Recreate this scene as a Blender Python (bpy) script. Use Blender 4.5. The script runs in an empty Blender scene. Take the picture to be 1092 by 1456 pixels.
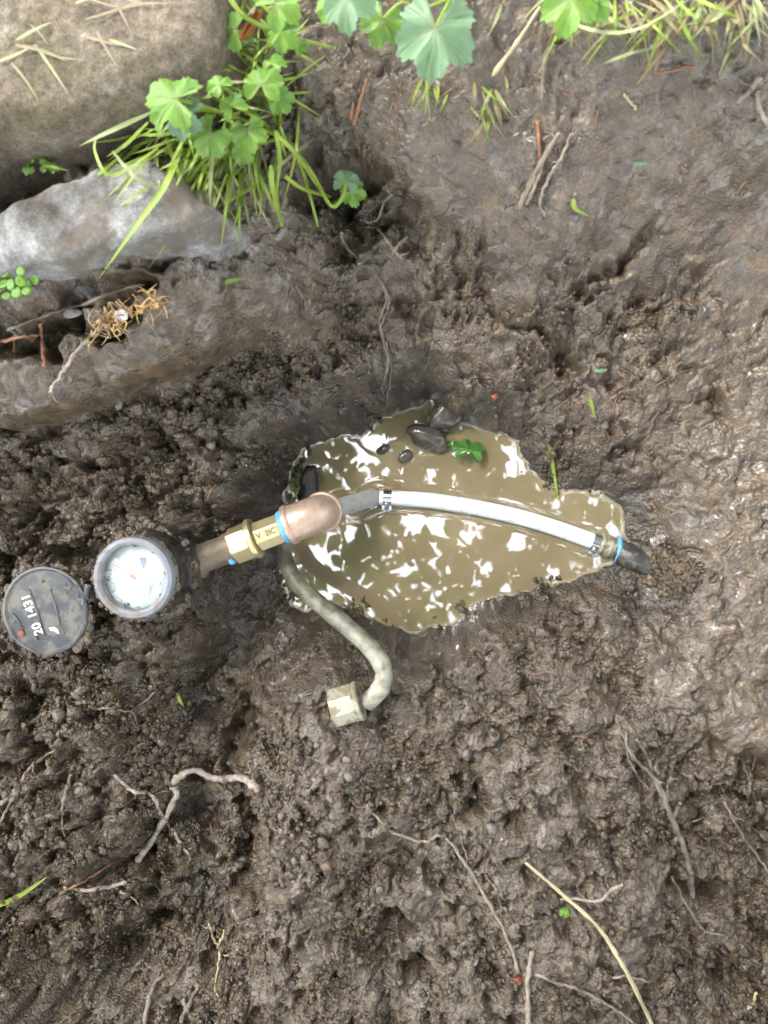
import bpy, bmesh, math, random, bisect
import numpy as np
from mathutils import Vector, Matrix, Quaternion

random.seed(7)
rng = np.random.default_rng(11)
S = bpy.context.scene
COL = S.collection
PI = math.pi

# ------------------------------------------------------------------ camera, world, sun, exposure
H = 0.90                       # lens height above the water
K = 0.8e-3 / H                 # tangent per photograph pixel
PW, PH = 1092, 1456
nadir_cam = Vector(((640 - 546) * K, (728 - 670) * K, -1)).normalized()
CAMQ = nadir_cam.rotation_difference(Vector((0, 0, -1)))
CAMP = Vector((0, 0, H))
cam_d = bpy.data.cameras.new('camera')
cam = bpy.data.objects.new('camera', cam_d); COL.objects.link(cam)
cam.location = CAMP
cam.rotation_mode = 'QUATERNION'; cam.rotation_quaternion = CAMQ
cam_d.sensor_fit = 'VERTICAL'; cam_d.sensor_height = 34.6
cam_d.lens = 34.6 / (2 * 728 * K)
cam_d.clip_start = 0.01; cam_d.clip_end = 500
cam_d.dof.use_dof = True
cam_d.dof.focus_distance = 0.96
cam_d.dof.aperture_fstop = 7.5
S.camera = cam

SUN_EL, SUN_AZ = math.radians(54), math.radians(-50)
world = bpy.data.worlds.new('World'); S.world = world; world.use_nodes = True
wn = world.node_tree.nodes; wl = world.node_tree.links
sky = wn.new('ShaderNodeTexSky'); sky.sky_type = 'NISHITA'; sky.sun_disc = False
sky.sun_elevation = SUN_EL; sky.sun_rotation = SUN_AZ
sky.dust_density = 2.0; sky.air_density = 1.0; sky.ozone_density = 1.0
hsv = wn.new('ShaderNodeHueSaturation'); hsv.inputs['Saturation'].default_value = .28
wl.new(sky.outputs[0], hsv.inputs['Color']); wl.new(hsv.outputs[0], wn['Background'].inputs[0])
wn['Background'].inputs[1].default_value = 0.15
sun_d = bpy.data.lights.new('sun', 'SUN'); sun_d.energy = 1.5; sun_d.angle = math.radians(16)
sun_d.color = (1.0, 0.96, 0.9)
sun = bpy.data.objects.new('sun', sun_d); COL.objects.link(sun)
sdir = Vector((math.cos(SUN_EL) * math.sin(SUN_AZ), math.cos(SUN_EL) * math.cos(SUN_AZ), math.sin(SUN_EL)))
sun.rotation_euler = sdir.to_track_quat('Z', 'Y').to_euler()
sun.location = (0, 0, 12)
S.view_settings.view_transform = 'Standard'; S.view_settings.look = 'None'
S.view_settings.gamma = 1.0; S.view_settings.use_curve_mapping = False
S.view_settings.exposure = 3.85
S.cycles.max_bounces = 4; S.cycles.diffuse_bounces = 2; S.cycles.glossy_bounces = 3
S.cycles.use_adaptive_sampling = True; S.cycles.adaptive_threshold = .025
S.cycles.transparent_max_bounces = 8
S.cycles.use_denoising = True
try: S.cycles.denoiser = 'OPENIMAGEDENOISE'
except Exception: pass

# ------------------------------------------------------------------ helpers
def P(px, py, z):
    """photograph pixel -> world point on the level z"""
    d = CAMQ @ Vector(((px - 546) * K, (728 - py) * K, -1))
    t = (z - H) / d.z
    return CAMP + d * t
def mm(px, z):                 # size in metres of px photograph pixels at level z
    return px * K * (H - z)
CAMR = np.array(CAMQ.to_matrix())
def to_px(X, Y, Z):
    v = np.stack([X, Y, Z - H], -1) @ CAMR      # R^T v
    return 546 + v[..., 0] / -v[..., 2] / K, 728 - v[..., 1] / -v[..., 2] / K

def tag(o, label=None, cat=None, group=None, kind=None):
    if label: o['label'] = label
    if cat: o['category'] = cat
    if group: o['group'] = group
    if kind: o['kind'] = kind
    return o
def empty(name, loc=(0, 0, 0), rz=0):
    o = bpy.data.objects.new(name, None); COL.objects.link(o)
    o.location = loc; o.rotation_euler = (0, 0, rz); o.empty_display_size = 0.02
    return o
class MB:
    def __init__(s): s.v = []; s.f = []
    def add(s, v, f):
        n = len(s.v); s.v += [tuple(p) for p in v]; s.f += [tuple(i + n for i in q) for q in f]
        return s
    def build(s, name, mat, parent=None, smooth=True, origin=None, angle=None):
        me = bpy.data.meshes.new(name)
        o0 = Vector(origin) if origin is not None else Vector((0, 0, 0))
        me.from_pydata([tuple(Vector(p) - o0) for p in s.v], [], s.f)
        me.materials.append(mat)
        if smooth: me.polygons.foreach_set('use_smooth', [True] * len(me.polygons))
        if angle: me.set_sharp_from_angle(angle=math.radians(angle))
        me.update()
        o = bpy.data.objects.new(name, me); COL.objects.link(o)
        if parent is not None:
            o.parent = parent
        o.location = o0 if parent is None else (o0 - parent_origin(parent))
        return o
def parent_origin(p):
    q = Vector((0, 0, 0))
    while p is not None:
        q += Vector(p.location); p = p.parent
    return q
def frames(pts):
    pts = [Vector(p) for p in pts]; T = []
    for i in range(len(pts)):
        a = pts[max(i - 1, 0)]; b = pts[min(i + 1, len(pts) - 1)]
        t = (b - a); T.append(t.normalized() if t.length > 1e-9 else Vector((0, 0, 1)))
    n = T[0].orthogonal().normalized()
    if abs(T[0].z) < .95:
        n = (Vector((0, 0, 1)) - T[0] * T[0].z).normalized()
    N = []
    for t in T:
        n = (n - t * n.dot(t)).normalized(); N.append(n.copy())
    return pts, T, N
def tube(mb, pts, rad, seg=10, cap=True, phase=0.0):
    pts, T, N = frames(pts)
    if not hasattr(rad, '__len__'): rad = [rad] * len(pts)
    v = []; f = []
    for p, t, n, r in zip(pts, T, N, rad):
        b = t.cross(n)
        for k in range(seg):
            a = 2 * PI * k / seg + phase
            v.append(p + (n * math.cos(a) + b * math.sin(a)) * r)
    for i in range(len(pts) - 1):
        for k in range(seg):
            k2 = (k + 1) % seg
            f.append((i * seg + k, i * seg + k2, (i + 1) * seg + k2, (i + 1) * seg + k))
    if cap:
        f.append(tuple(range(seg - 1, -1, -1)))
        f.append(tuple((len(pts) - 1) * seg + k for k in range(seg)))
    mb.add(v, f); return mb
def lathe(mb, prof, origin, axis=(0, 0, 1), seg=48, phase=0.0, closed=False, caps=True):
    """prof: list of (radius, distance along axis)"""
    ax = Vector(axis).normalized(); o = Vector(origin)
    n = (Vector((0, 0, 1)) - ax * ax.z) if abs(ax.z) < .95 else Vector((1, 0, 0)) - ax * ax.x
    n.normalize(); b = ax.cross(n)
    v = []; f = []
    for r, h in prof:
        for k in range(seg):
            a = 2 * PI * k / seg + phase
            v.append(o + ax * h + (n * math.cos(a) + b * math.sin(a)) * r)
    m = len(prof)
    for i in range(m if closed else m - 1):
        j = (i + 1) % m
        for k in range(seg):
            k2 = (k + 1) % seg
            f.append((i * seg + k, i * seg + k2, j * seg + k2, j * seg + k))
    if not closed and caps:
        if prof[0][0] > 1e-6: f.append(tuple(range(seg - 1, -1, -1)))
        if prof[-1][0] > 1e-6: f.append(tuple((m - 1) * seg + k for k in range(seg)))
    mb.add(v, f); return mb
def smooth_path(pts, n=6):
    """Catmull-Rom"""
    pts = [Vector(p) for p in pts]
    if len(pts) < 3:
        return [pts[0].lerp(pts[-1], i / n) for i in range(n + 1)]
    out = []
    for i in range(len(pts) - 1):
        p0 = pts[max(i - 1, 0)]; p1 = pts[i]; p2 = pts[i + 1]; p3 = pts[min(i + 2, len(pts) - 1)]
        for k in range(n):
            t = k / n
            out.append(0.5 * ((2 * p1) + (p2 - p0) * t + (2 * p0 - 5 * p1 + 4 * p2 - p3) * t * t + (3 * p1 - p0 - 3 * p2 + p3) * t ** 3))
    out.append(pts[-1]); return out

# ------------------------------------------------------------------ numpy noise
def hsh(ix, iy, seed):
    h = (ix.astype(np.int64) * 374761393 + iy.astype(np.int64) * 668265263 + seed * 974634777) & 0x7fffffff
    h = ((h ^ (h >> 13)) * 1274126177) & 0x7fffffff
    h = ((h ^ (h >> 16)) * 2246822519) & 0x7fffffff
    return (h & 0xffffff) / float(0x1000000)
def gnoise(x, y, seed=0):
    ix = np.floor(x); iy = np.floor(y); fx = x - ix; fy = y - iy
    u = fx ** 3 * (fx * (fx * 6 - 15) + 10); v = fy ** 3 * (fy * (fy * 6 - 15) + 10)
    def g(dx, dy):
        a = hsh(ix + dx, iy + dy, seed) * 2 * PI
        return np.cos(a) * (fx - dx) + np.sin(a) * (fy - dy)
    a = g(0, 0) * (1 - u) + g(1, 0) * u; b = g(0, 1) * (1 - u) + g(1, 1) * u
    return (a * (1 - v) + b * v) * 1.5
def fbm(x, y, seed=0, oct=4, gain=.5):
    s = 0; a = 1
    for o in range(oct):
        s = s + a * gnoise(x * 2 ** o, y * 2 ** o, seed + o * 17); a *= gain
    return s
def clods(x, y, cell, seed, fill=1.0):
    """height (in cells) of a bed of irregular round lumps"""
    u = x / cell; v = y / cell
    ix = np.floor(u); iy = np.floor(v)
    best = np.full(u.shape, -.35)
    for dx in (-1, 0, 1):
        for dy in (-1, 0, 1):
            cx = ix + dx; cy = iy + dy
            px = cx + hsh(cx, cy, seed); py = cy + hsh(cx, cy, seed + 1)
            r = .42 + .5 * hsh(cx, cy, seed + 2)
            an = hsh(cx, cy, seed + 3) * PI; el = .75 + .5 * hsh(cx, cy, seed + 4)
            ca, sa = np.cos(an), np.sin(an)
            ex = ((u - px) * ca + (v - py) * sa) * el; ey = (-(u - px) * sa + (v - py) * ca) / el
            d2 = (ex * ex + ey * ey) / (r * r)
            off = -.5 * hsh(cx, cy, seed + 5)
            hh = np.where(d2 < 1, np.sqrt(np.clip(1 - d2, 0, 1)) * r * .9 + off, -9)
            if fill < 1: hh = np.where(hsh(cx, cy, seed + 6) < fill, hh, -9)
            best = np.maximum(best, hh)
    return best
def sstep(a, b, x):
    t = np.clip((x - a) / (b - a), 0, 1); return t * t * (3 - 2 * t)

# ------------------------------------------------------------------ materials
class NT:
    def __init__(s, name):
        s.m = bpy.data.materials.new(name); s.m.use_nodes = True
        s.t = s.m.node_tree; s.n = s.t.nodes; s.l = s.t.links
        s.bsdf = s.n['Principled BSDF']; s.out = s.n['Material Output']
        s.co = s.n.new('ShaderNodeTexCoord').outputs['Object']
    def link(s, a, b): s.l.new(a, b)
    def set(s, **k):
        for a, b in k.items(): s.bsdf.inputs[a.replace('_', ' ')].default_value = b
        return s
    def noise(s, scale, detail=4, rough=.6, dist=0.0, co=None):
        x = s.n.new('ShaderNodeTexNoise'); x.inputs['Scale'].default_value = scale
        x.inputs['Detail'].default_value = detail; x.inputs['Roughness'].default_value = rough
        x.inputs['Distortion'].default_value = dist
        s.link(co or s.co, x.inputs['Vector']); return x.outputs['Fac']
    def voro(s, scale, feature='F1', rand=1.0):
        x = s.n.new('ShaderNodeTexVoronoi'); x.inputs['Scale'].default_value = scale; x.feature = feature
        x.inputs['Randomness'].default_value = rand
        s.link(s.co, x.inputs['Vector']); return x.outputs['Distance']
    def ramp(s, fac, stops, interp='LINEAR'):
        x = s.n.new('ShaderNodeValToRGB'); e = x.color_ramp.elements; x.color_ramp.interpolation = interp
        while len(e) < len(stops): e.new(.5)
        for el, (p, c) in zip(e, stops):
            el.position = p; el.color = (*c, 1) if len(c) == 3 else c
        s.link(fac, x.inputs[0]); return x.outputs[0]
    def mix(s, fac, a, b, mode='MIX'):
        x = s.n.new('ShaderNodeMix'); x.data_type = 'RGBA'; x.blend_type = mode
        for sock, val in ((x.inputs[0], fac), (x.inputs[6], a), (x.inputs[7], b)):
            if isinstance(val, (int, float)): sock.default_value = val
            elif isinstance(val, tuple): sock.default_value = (*val, 1)
            else: s.link(val, sock)
        return x.outputs[2]
    def math(s, op, a, b=0.0):
        x = s.n.new('ShaderNodeMath'); x.operation = op
        for sock, val in ((x.inputs[0], a), (x.inputs[1], b)):
            if isinstance(val, (int, float)): sock.default_value = val
            else: s.link(val, sock)
        return x.outputs[0]
    def bump(s, h, strength=.5, dist=.001, prev=None):
        x = s.n.new('ShaderNodeBump'); x.inputs['Strength'].default_value = strength
        x.inputs['Distance'].default_value = dist; s.link(h, x.inputs['Height'])
        if prev is not None: s.link(prev, x.inputs['Normal'])
        s.link(x.outputs[0], s.bsdf.inputs['Normal']); return x.outputs[0]
    def color(s, c): s.link(c, s.bsdf.inputs['Base Color']); return s
    def attr(s, name):
        x = s.n.new('ShaderNodeAttribute'); x.attribute_name = name
        y = s.n.new('ShaderNodeSeparateColor'); s.link(x.outputs['Color'], y.inputs[0]); return y.outputs

def mud_material(name, use_attr=True):
    t = NT(name)
    n1 = t.noise(9, 3, .6); n2 = t.noise(70, 4, .65); n3 = t.noise(420, 2, .6)
    a = t.ramp(n2, [(.25, (.018, .0112, .0052)), (.5, (.056, .0375, .0190)), (.78, (.135, .094, .050))])
    grey = t.ramp(n2, [(.25, (.028, .0195, .0120)), (.5, (.074, .0545, .0360)), (.78, (.142, .107, .072))])
    speck = t.ramp(n3, [(.35, (.62, .62, .62)), (.62, (1.0, 1.0, 1.0)), (.75, (1.55, 1.5, 1.4))])
    if use_attr:
        at = t.attr('soil')
        col = t.mix(at[1], a, grey)
        och = t.ramp(t.noise(38, 5, .65, .8), [(.55, (0, 0, 0)), (.68, (1, 1, 1))])
        col = t.mix(t.math('MULTIPLY', och, t.math('MULTIPLY', t.math('SUBTRACT', 1.0, at[2]), .6)), col, (.15, .095, .045))
        silt = t.math('MULTIPLY', at[0], t.ramp(n1, [(.35, (.06,) * 3), (.65, (.40,) * 3)]))
        col = t.mix(silt, col, (.098, .073, .045))
        an_ = t.n.new('ShaderNodeAttribute'); an_.attribute_name = 'clay_shade'
        col = t.mix(t.math('MULTIPLY', an_.outputs['Fac'], .85), col, (.020, .0165, .0135))  # dark clay and painted shade mixed into the soil colour
        r = t.math('SUBTRACT', .50, t.math('MULTIPLY', at[0], .14))
        r = t.math('ADD', r, t.math('MULTIPLY', t.math('SUBTRACT', n2, .5), .6))
        t.link(r, t.bsdf.inputs['Roughness'])
    else:
        col = a
        t.link(t.ramp(n2, [(.3, (.26,) * 3), (.7, (.55,) * 3)]), t.bsdf.inputs['Roughness'])
    col = t.mix(.8, col, speck, 'MULTIPLY')
    t.color(col)
    t.set(IOR=1.5, Specular_IOR_Level=.46, Coat_IOR=1.36, Coat_Roughness=.17)
    film = t.ramp(t.noise(48, 3, .6), [(.42, (.0,) * 3), (.66, (.80,) * 3)])
    t.link(t.math('ADD', film, t.math('MULTIPLY', t.math('SUBTRACT', at[0], .22), .22)) if use_attr else film, t.bsdf.inputs['Coat Weight'])
    hsum = t.math('ADD', t.math('MULTIPLY', n3, .0016), t.math('MULTIPLY', t.voro(330), -.0017))
    hsum = t.math('ADD', hsum, t.math('MULTIPLY', t.noise(1000, 1, .5), .0003))
    if use_attr: hsum = t.math('MULTIPLY', hsum, t.math('ADD', t.math('MULTIPLY', at[2], .80), .34))
    t.bump(hsum, 1.0, 1.0)
    return t.m
M = {}
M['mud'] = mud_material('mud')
M['crumb'] = mud_material('crumb_mud', False)

t = NT('muddy_water'); w = t.noise(6, 3)
t.color(t.ramp(t.noise(11, 4, .55, .6), [(.3, (.124, .098, .056)), (.5, (.146, .115, .068)), (.68, (.178, .138, .086))]))
t.set(Roughness=.0, IOR=2.2, Specular_IOR_Level=.5)
t.bump(t.noise(22, 2, .4), .06, .002)
M['water'] = t.m

t = NT('stone'); n = t.noise(14, 6, .65); n2 = t.noise(120, 5, .7)
c = t.ramp(n, [(.34, (.042, .031, .018)), (.5, (.115, .088, .058)), (.66, (.20, .168, .128))])
moss = t.ramp(t.noise(20, 4, .6, .5), [(.5, (0, 0, 0)), (.68, (1, 1, 1))])
c = t.mix(t.math('MULTIPLY', moss, .6), c, (.095, .078, .028))
c = t.mix(.9, c, t.ramp(n2, [(.3, (.4,) * 3), (.7, (1.35,) * 3)]), 'MULTIPLY'); c = t.mix(.8, c, t.ramp(t.noise(500, 2), [(.35, (.6,) * 3), (.65, (1.3,) * 3)]), 'MULTIPLY')
t.color(c); t.set(Roughness=.85); t.bump(n2, .8, .004)
M['stone'] = t.m
t = NT('pale_concrete'); n = t.noise(26, 6, .65); n2 = t.noise(160, 5, .7)
c = t.ramp(n, [(.34, (.050, .040, .031)), (.48, (.135, .128, .118)), (.66, (.27, .27, .26))])
c = t.mix(.8, c, t.ramp(n2, [(.3, (.55,) * 3), (.7, (1.2,) * 3)]), 'MULTIPLY'); c = t.mix(.6, c, t.ramp(t.noise(520, 2), [(.35, (.7,) * 3), (.65, (1.2,) * 3)]), 'MULTIPLY'); c = t.mix(t.ramp(t.noise(16, 5, .7, .6), [(.5, (0, 0, 0)), (.62, (.8,) * 3)]), c, (.075, .056, .038))
t.color(c); t.set(Roughness=.85); t.bump(n2, .8, .003)
M['concrete'] = t.m

def simple(name, c, r=.5, metal=0.0, dirt=None, dscale=60, dlo=.5, dhi=.65, bump=0.0, bscale=300, c2=None, spec=.5):
    t = NT(name)
    base = t.ramp(t.noise(dscale * .5, 4), [(.3, c), (.7, c2 or tuple(x * .85 for x in c))])
    if dirt:
        f = t.ramp(t.noise(dscale, 6, .65, .3), [(dlo, (0, 0, 0)), (dhi, (1, 1, 1))])
        base = t.mix(f, base, dirt)
        inv = t.math('SUBTRACT', 1.0, f)
        t.link(t.math('MULTIPLY', inv, metal), t.bsdf.inputs['Metallic'])
        t.link(t.math('ADD', t.math('MULTIPLY', f, max(.6 - r, 0)), r), t.bsdf.inputs['Roughness'])
    else:
        t.set(Roughness=r, Metallic=metal)
    t.set(Specular_IOR_Level=spec)
    t.color(base)
    if bump: t.bump(t.noise(bscale, 4), bump, .0015)
    return t.m
MUDC = (.10, .078, .056)
M['hose'] = simple('white_hose', (.49, .515, .525), .55, dirt=(.24, .21, .16), dscale=95, dlo=.56, dhi=.74, c2=(.44, .47, .485), bump=.1)
M['grey_pipe'] = simple('grey_plastic_pipe', (0.248, 0.248, 0.229), .4, dirt=(0.124, 0.102, 0.074), dscale=80, dlo=.55, dhi=.75)
M['black_pipe'] = simple('black_pipe', (0.021, 0.022, 0.022), .32, dirt=(0.078, 0.066, 0.045), dscale=120, dlo=.45, dhi=.65, bump=.5)
M['steel'] = simple('steel', (0.434, 0.441, 0.448), .22, 1.0, dirt=(0.140, 0.119, 0.091), dscale=200, dlo=.62, dhi=.75)
M['brass'] = simple('new_brass', (0.490, 0.408, 0.231), .36, .75, dirt=(0.204, 0.163, 0.102), dscale=150, dlo=.6, dhi=.8, bump=.15)
M['brass_pale'] = simple('tarnished_brass', (.27, .25, .17), .38, .4, dirt=(.13, .10, .05), dscale=75, dlo=.46, dhi=.58, c2=(.31, .33, .27), bump=.25)
M['copper'] = simple('bronze_elbow', (.37, .265, .20), .40, .45, dirt=(.16, .11, .075), dscale=110, dlo=.50, dhi=.78, c2=(.34, .24, .18), bump=.3)
M['pale_patina'] = simple('pale_patina', (0.285, 0.285, 0.223), .45, .2, dirt=(0.167, 0.130, 0.087), dscale=110, dlo=.5, dhi=.65, bump=.5)
M['old_bronze'] = simple('muddy_bronze', (0.149, 0.115, 0.077), .45, .3, dirt=(0.081, 0.062, 0.043), dscale=60, dlo=.4, dhi=.6, bump=.5)
M['blue_tape'] = simple('blue_tape', (0.065, 0.273, 0.442), .45, dirt=(0.293, 0.390, 0.429), dscale=200, dlo=.55, dhi=.7, bump=.3)
M['meter_black'] = simple('meter_body', (0.012, 0.011, 0.011), .25, dirt=(0.051, 0.037, 0.024), dscale=45, dlo=.42, dhi=.60, bump=.5)
M['meter_rim'] = simple('meter_rim', (0.129, 0.139, 0.158), .35, dirt=(0.104, 0.084, 0.065), dscale=70, dlo=.46, dhi=.60, bump=.3)
M['lid'] = simple('lid_plastic', (0.021, 0.024, 0.027), .42, dirt=(.085, .077, .062), dscale=55, dlo=.46, dhi=.56, c2=(0.031, 0.035, 0.040), bump=.35)
t = NT('corroded_pipe'); sp = t.n.new('ShaderNodeSeparateXYZ'); t.link(t.co, sp.inputs[0])
n1 = t.noise(70, 5, .65, .3); n2 = t.noise(28, 4)
old = t.ramp(n1, [(.38, (.055, .047, .028)), (.55, (.115, .108, .078)), (.7, (.16, .155, .115))])
pale = t.ramp(n1, [(.36, (.15, .125, .085)), (.52, (.25, .24, .18)), (.7, (.31, .31, .25))])
g = t.math('ADD', t.math('MULTIPLY', sp.outputs[1], -11.0), t.math('MULTIPLY', n2, 1.6))
t.color(t.mix(t.ramp(g, [(.0, (0, 0, 0)), (1.0, (1, 1, 1))]) if False else t.math('MINIMUM', t.math('MAXIMUM', t.math('SUBTRACT', g, 1.75), 0.0), 1.0), old, pale))
t.set(Roughness=.5, Metallic=.1); t.bump(t.noise(260, 4), .6, .0015); M['old_pipe'] = t.m
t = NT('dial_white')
v = t.voro(75); t.color(t.ramp(v, [(.2, (.66, .72, .72)), (.5, (.52, .64, .65)), (.8, (.70, .74, .72))]))  # pale cyan patches paint sky reflection and frost onto the dial
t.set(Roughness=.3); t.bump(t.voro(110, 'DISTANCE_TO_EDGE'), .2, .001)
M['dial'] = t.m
M['white_paint'] = simple('white_paint', (0.574, 0.574, 0.560), .5)
M['red'] = simple('red_plastic', (0.462, 0.168, 0.168), .4)
M['blue'] = simple('blue_plastic', (0.072, 0.180, 0.348), .4)
M['grey_print'] = simple('grey_print', (0.336, 0.384, 0.400), .5)
M['dark_print'] = simple('dark_print', (.13, .10, .05), .5)
M['terracotta'] = simple('terracotta', (0.168, 0.040, 0.020), .7)
M['root_pale'] = simple('pale_root', (0.216, 0.174, 0.126), .6, dirt=(0.096, 0.075, 0.054), dscale=90, dlo=.38, dhi=.65, bump=1.0, bscale=420)
M['root_white'] = simple('white_root', (0.312, 0.282, 0.240), .5, dirt=(0.156, 0.108, 0.072), dscale=120, dlo=.38, dhi=.62, bump=1.0, bscale=420)
M['root_muddy'] = simple('muddy_root', (0.144, 0.114, 0.084), .6, dirt=(0.063, 0.049, 0.036), dscale=90, dlo=.45, dhi=.62, bump=1.0, bscale=420)
M['root_orange'] = simple('orange_root', (0.360, 0.228, 0.084), .55, dirt=(0.240, 0.132, 0.054), dscale=150, dlo=.5, dhi=.65)
M['straw'] = simple('straw', (0.310, 0.254, 0.143), .55, dirt=(0.174, 0.136, 0.081), dscale=50, dlo=.55, dhi=.75)
M['rust_needle'] = simple('rust_needle', (0.170, 0.075, 0.035), .55)
M['pebble'] = simple('pebble', (0.088, 0.072, 0.058), .35, dirt=(0.050, 0.040, 0.030), dscale=120, dlo=.5, dhi=.65, c2=(0.121, 0.099, 0.077), bump=.3)
M['wet_stone'] = simple('wet_dark_stone', (0.045, 0.037, 0.030), .12, dirt=(0.090, 0.072, 0.051), dscale=70, dlo=.55, dhi=.7, bump=.25)
M['wood'] = simple('wet_bark', (0.012, 0.008, 0.008), .5, dirt=(0.042, 0.030, 0.027), dscale=90, dlo=.5, dhi=.65, bump=.7, bscale=160)
M['dead_leaf'] = simple('dead_leaf', (0.275, 0.094, 0.028), .5, dirt=(0.088, 0.033, 0.017), dscale=60, dlo=.5, dhi=.65)
def leafmat(name, c1, c2, trans=.35, rough=.42):
    t = NT(name)
    c = t.ramp(t.noise(60, 4), [(.3, c1), (.7, c2)])
    t.color(c); t.set(Roughness=rough, Specular_IOR_Level=.4)
    t.bump(t.noise(240, 3), .3, .001)
    tr = t.n.new('ShaderNodeBsdfTranslucent'); t.link(c, tr.inputs[0])
    mx = t.n.new('ShaderNodeMixShader'); mx.inputs[0].default_value = trans
    t.link(t.bsdf.outputs[0], mx.inputs[1]); t.link(tr.outputs[0], mx.inputs[2]); t.link(mx.outputs[0], t.out.inputs[0])
    return t.m
M['leaf'] = leafmat('green_leaf', (0.093, 0.200, 0.023), (0.148, 0.268, 0.037))
M['leaf_dark'] = leafmat('wet_leaf', (.025, .09, .012), (.06, .15, .03), .25, .2)
M['leaf_blue'] = leafmat('bluish_leaf', (0.093, 0.174, 0.081), (0.136, 0.223, 0.124))
M['grass'] = leafmat('grass_blade', (0.151, 0.232, 0.024), (0.240, 0.310, 0.054))
M['grass_pale'] = leafmat('pale_grass', (0.187, 0.230, 0.086), (0.259, 0.259, 0.130))
M['dry_grass'] = leafmat('dry_grass', (0.216, 0.168, 0.090), (0.180, 0.156, 0.072))
t = NT('tree_leaf'); t.set(Roughness=.5, Base_Color=(.045, .09, .022, 1))
tr = t.n.new('ShaderNodeBsdfTranslucent'); tr.inputs[0].default_value = (.07, .13, .02, 1)
df = t.n.new('ShaderNodeBsdfDiffuse'); df.inputs[0].default_value = (.045, .09, .022, 1)
mx = t.n.new('ShaderNodeMixShader'); mx.inputs[0].default_value = .3
t.link(df.outputs[0], mx.inputs[1]); t.link(tr.outputs[0], mx.inputs[2]); t.link(mx.outputs[0], t.out.inputs[0]); M['canopy'] = t.m
M['bark'] = simple('tree_bark', (.10, .08, .06), .85, dirt=(.05, .04, .03), dscale=14, bump=.8, bscale=40)
t = NT('dial_glass')
tr = t.n.new('ShaderNodeBsdfTransparent'); gl = t.n.new('ShaderNodeBsdfGlossy'); gl.inputs['Roughness'].default_value = .05
fr = t.n.new('ShaderNodeFresnel'); fr.inputs[0].default_value = 1.5
mx = t.n.new('ShaderNodeMixShader'); t.link(fr.outputs[0], mx.inputs[0]); t.link(tr.outputs[0], mx.inputs[1]); t.link(gl.outputs[0], mx.inputs[2])
fog = t.n.new('ShaderNodeBsdfDiffuse'); fog.inputs[0].default_value = (.55, .57, .57, 1)
mx2 = t.n.new('ShaderNodeMixShader'); t.link(t.ramp(t.noise(70, 5, .65, .5), [(.40, (.06,) * 3), (.68, (.50,) * 3)]), mx2.inputs[0]); t.link(mx.outputs[0], mx2.inputs[1]); t.link(fog.outputs[0], mx2.inputs[2])
t.link(mx2.outputs[0], t.out.inputs[0]); M['glass'] = t.m

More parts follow.
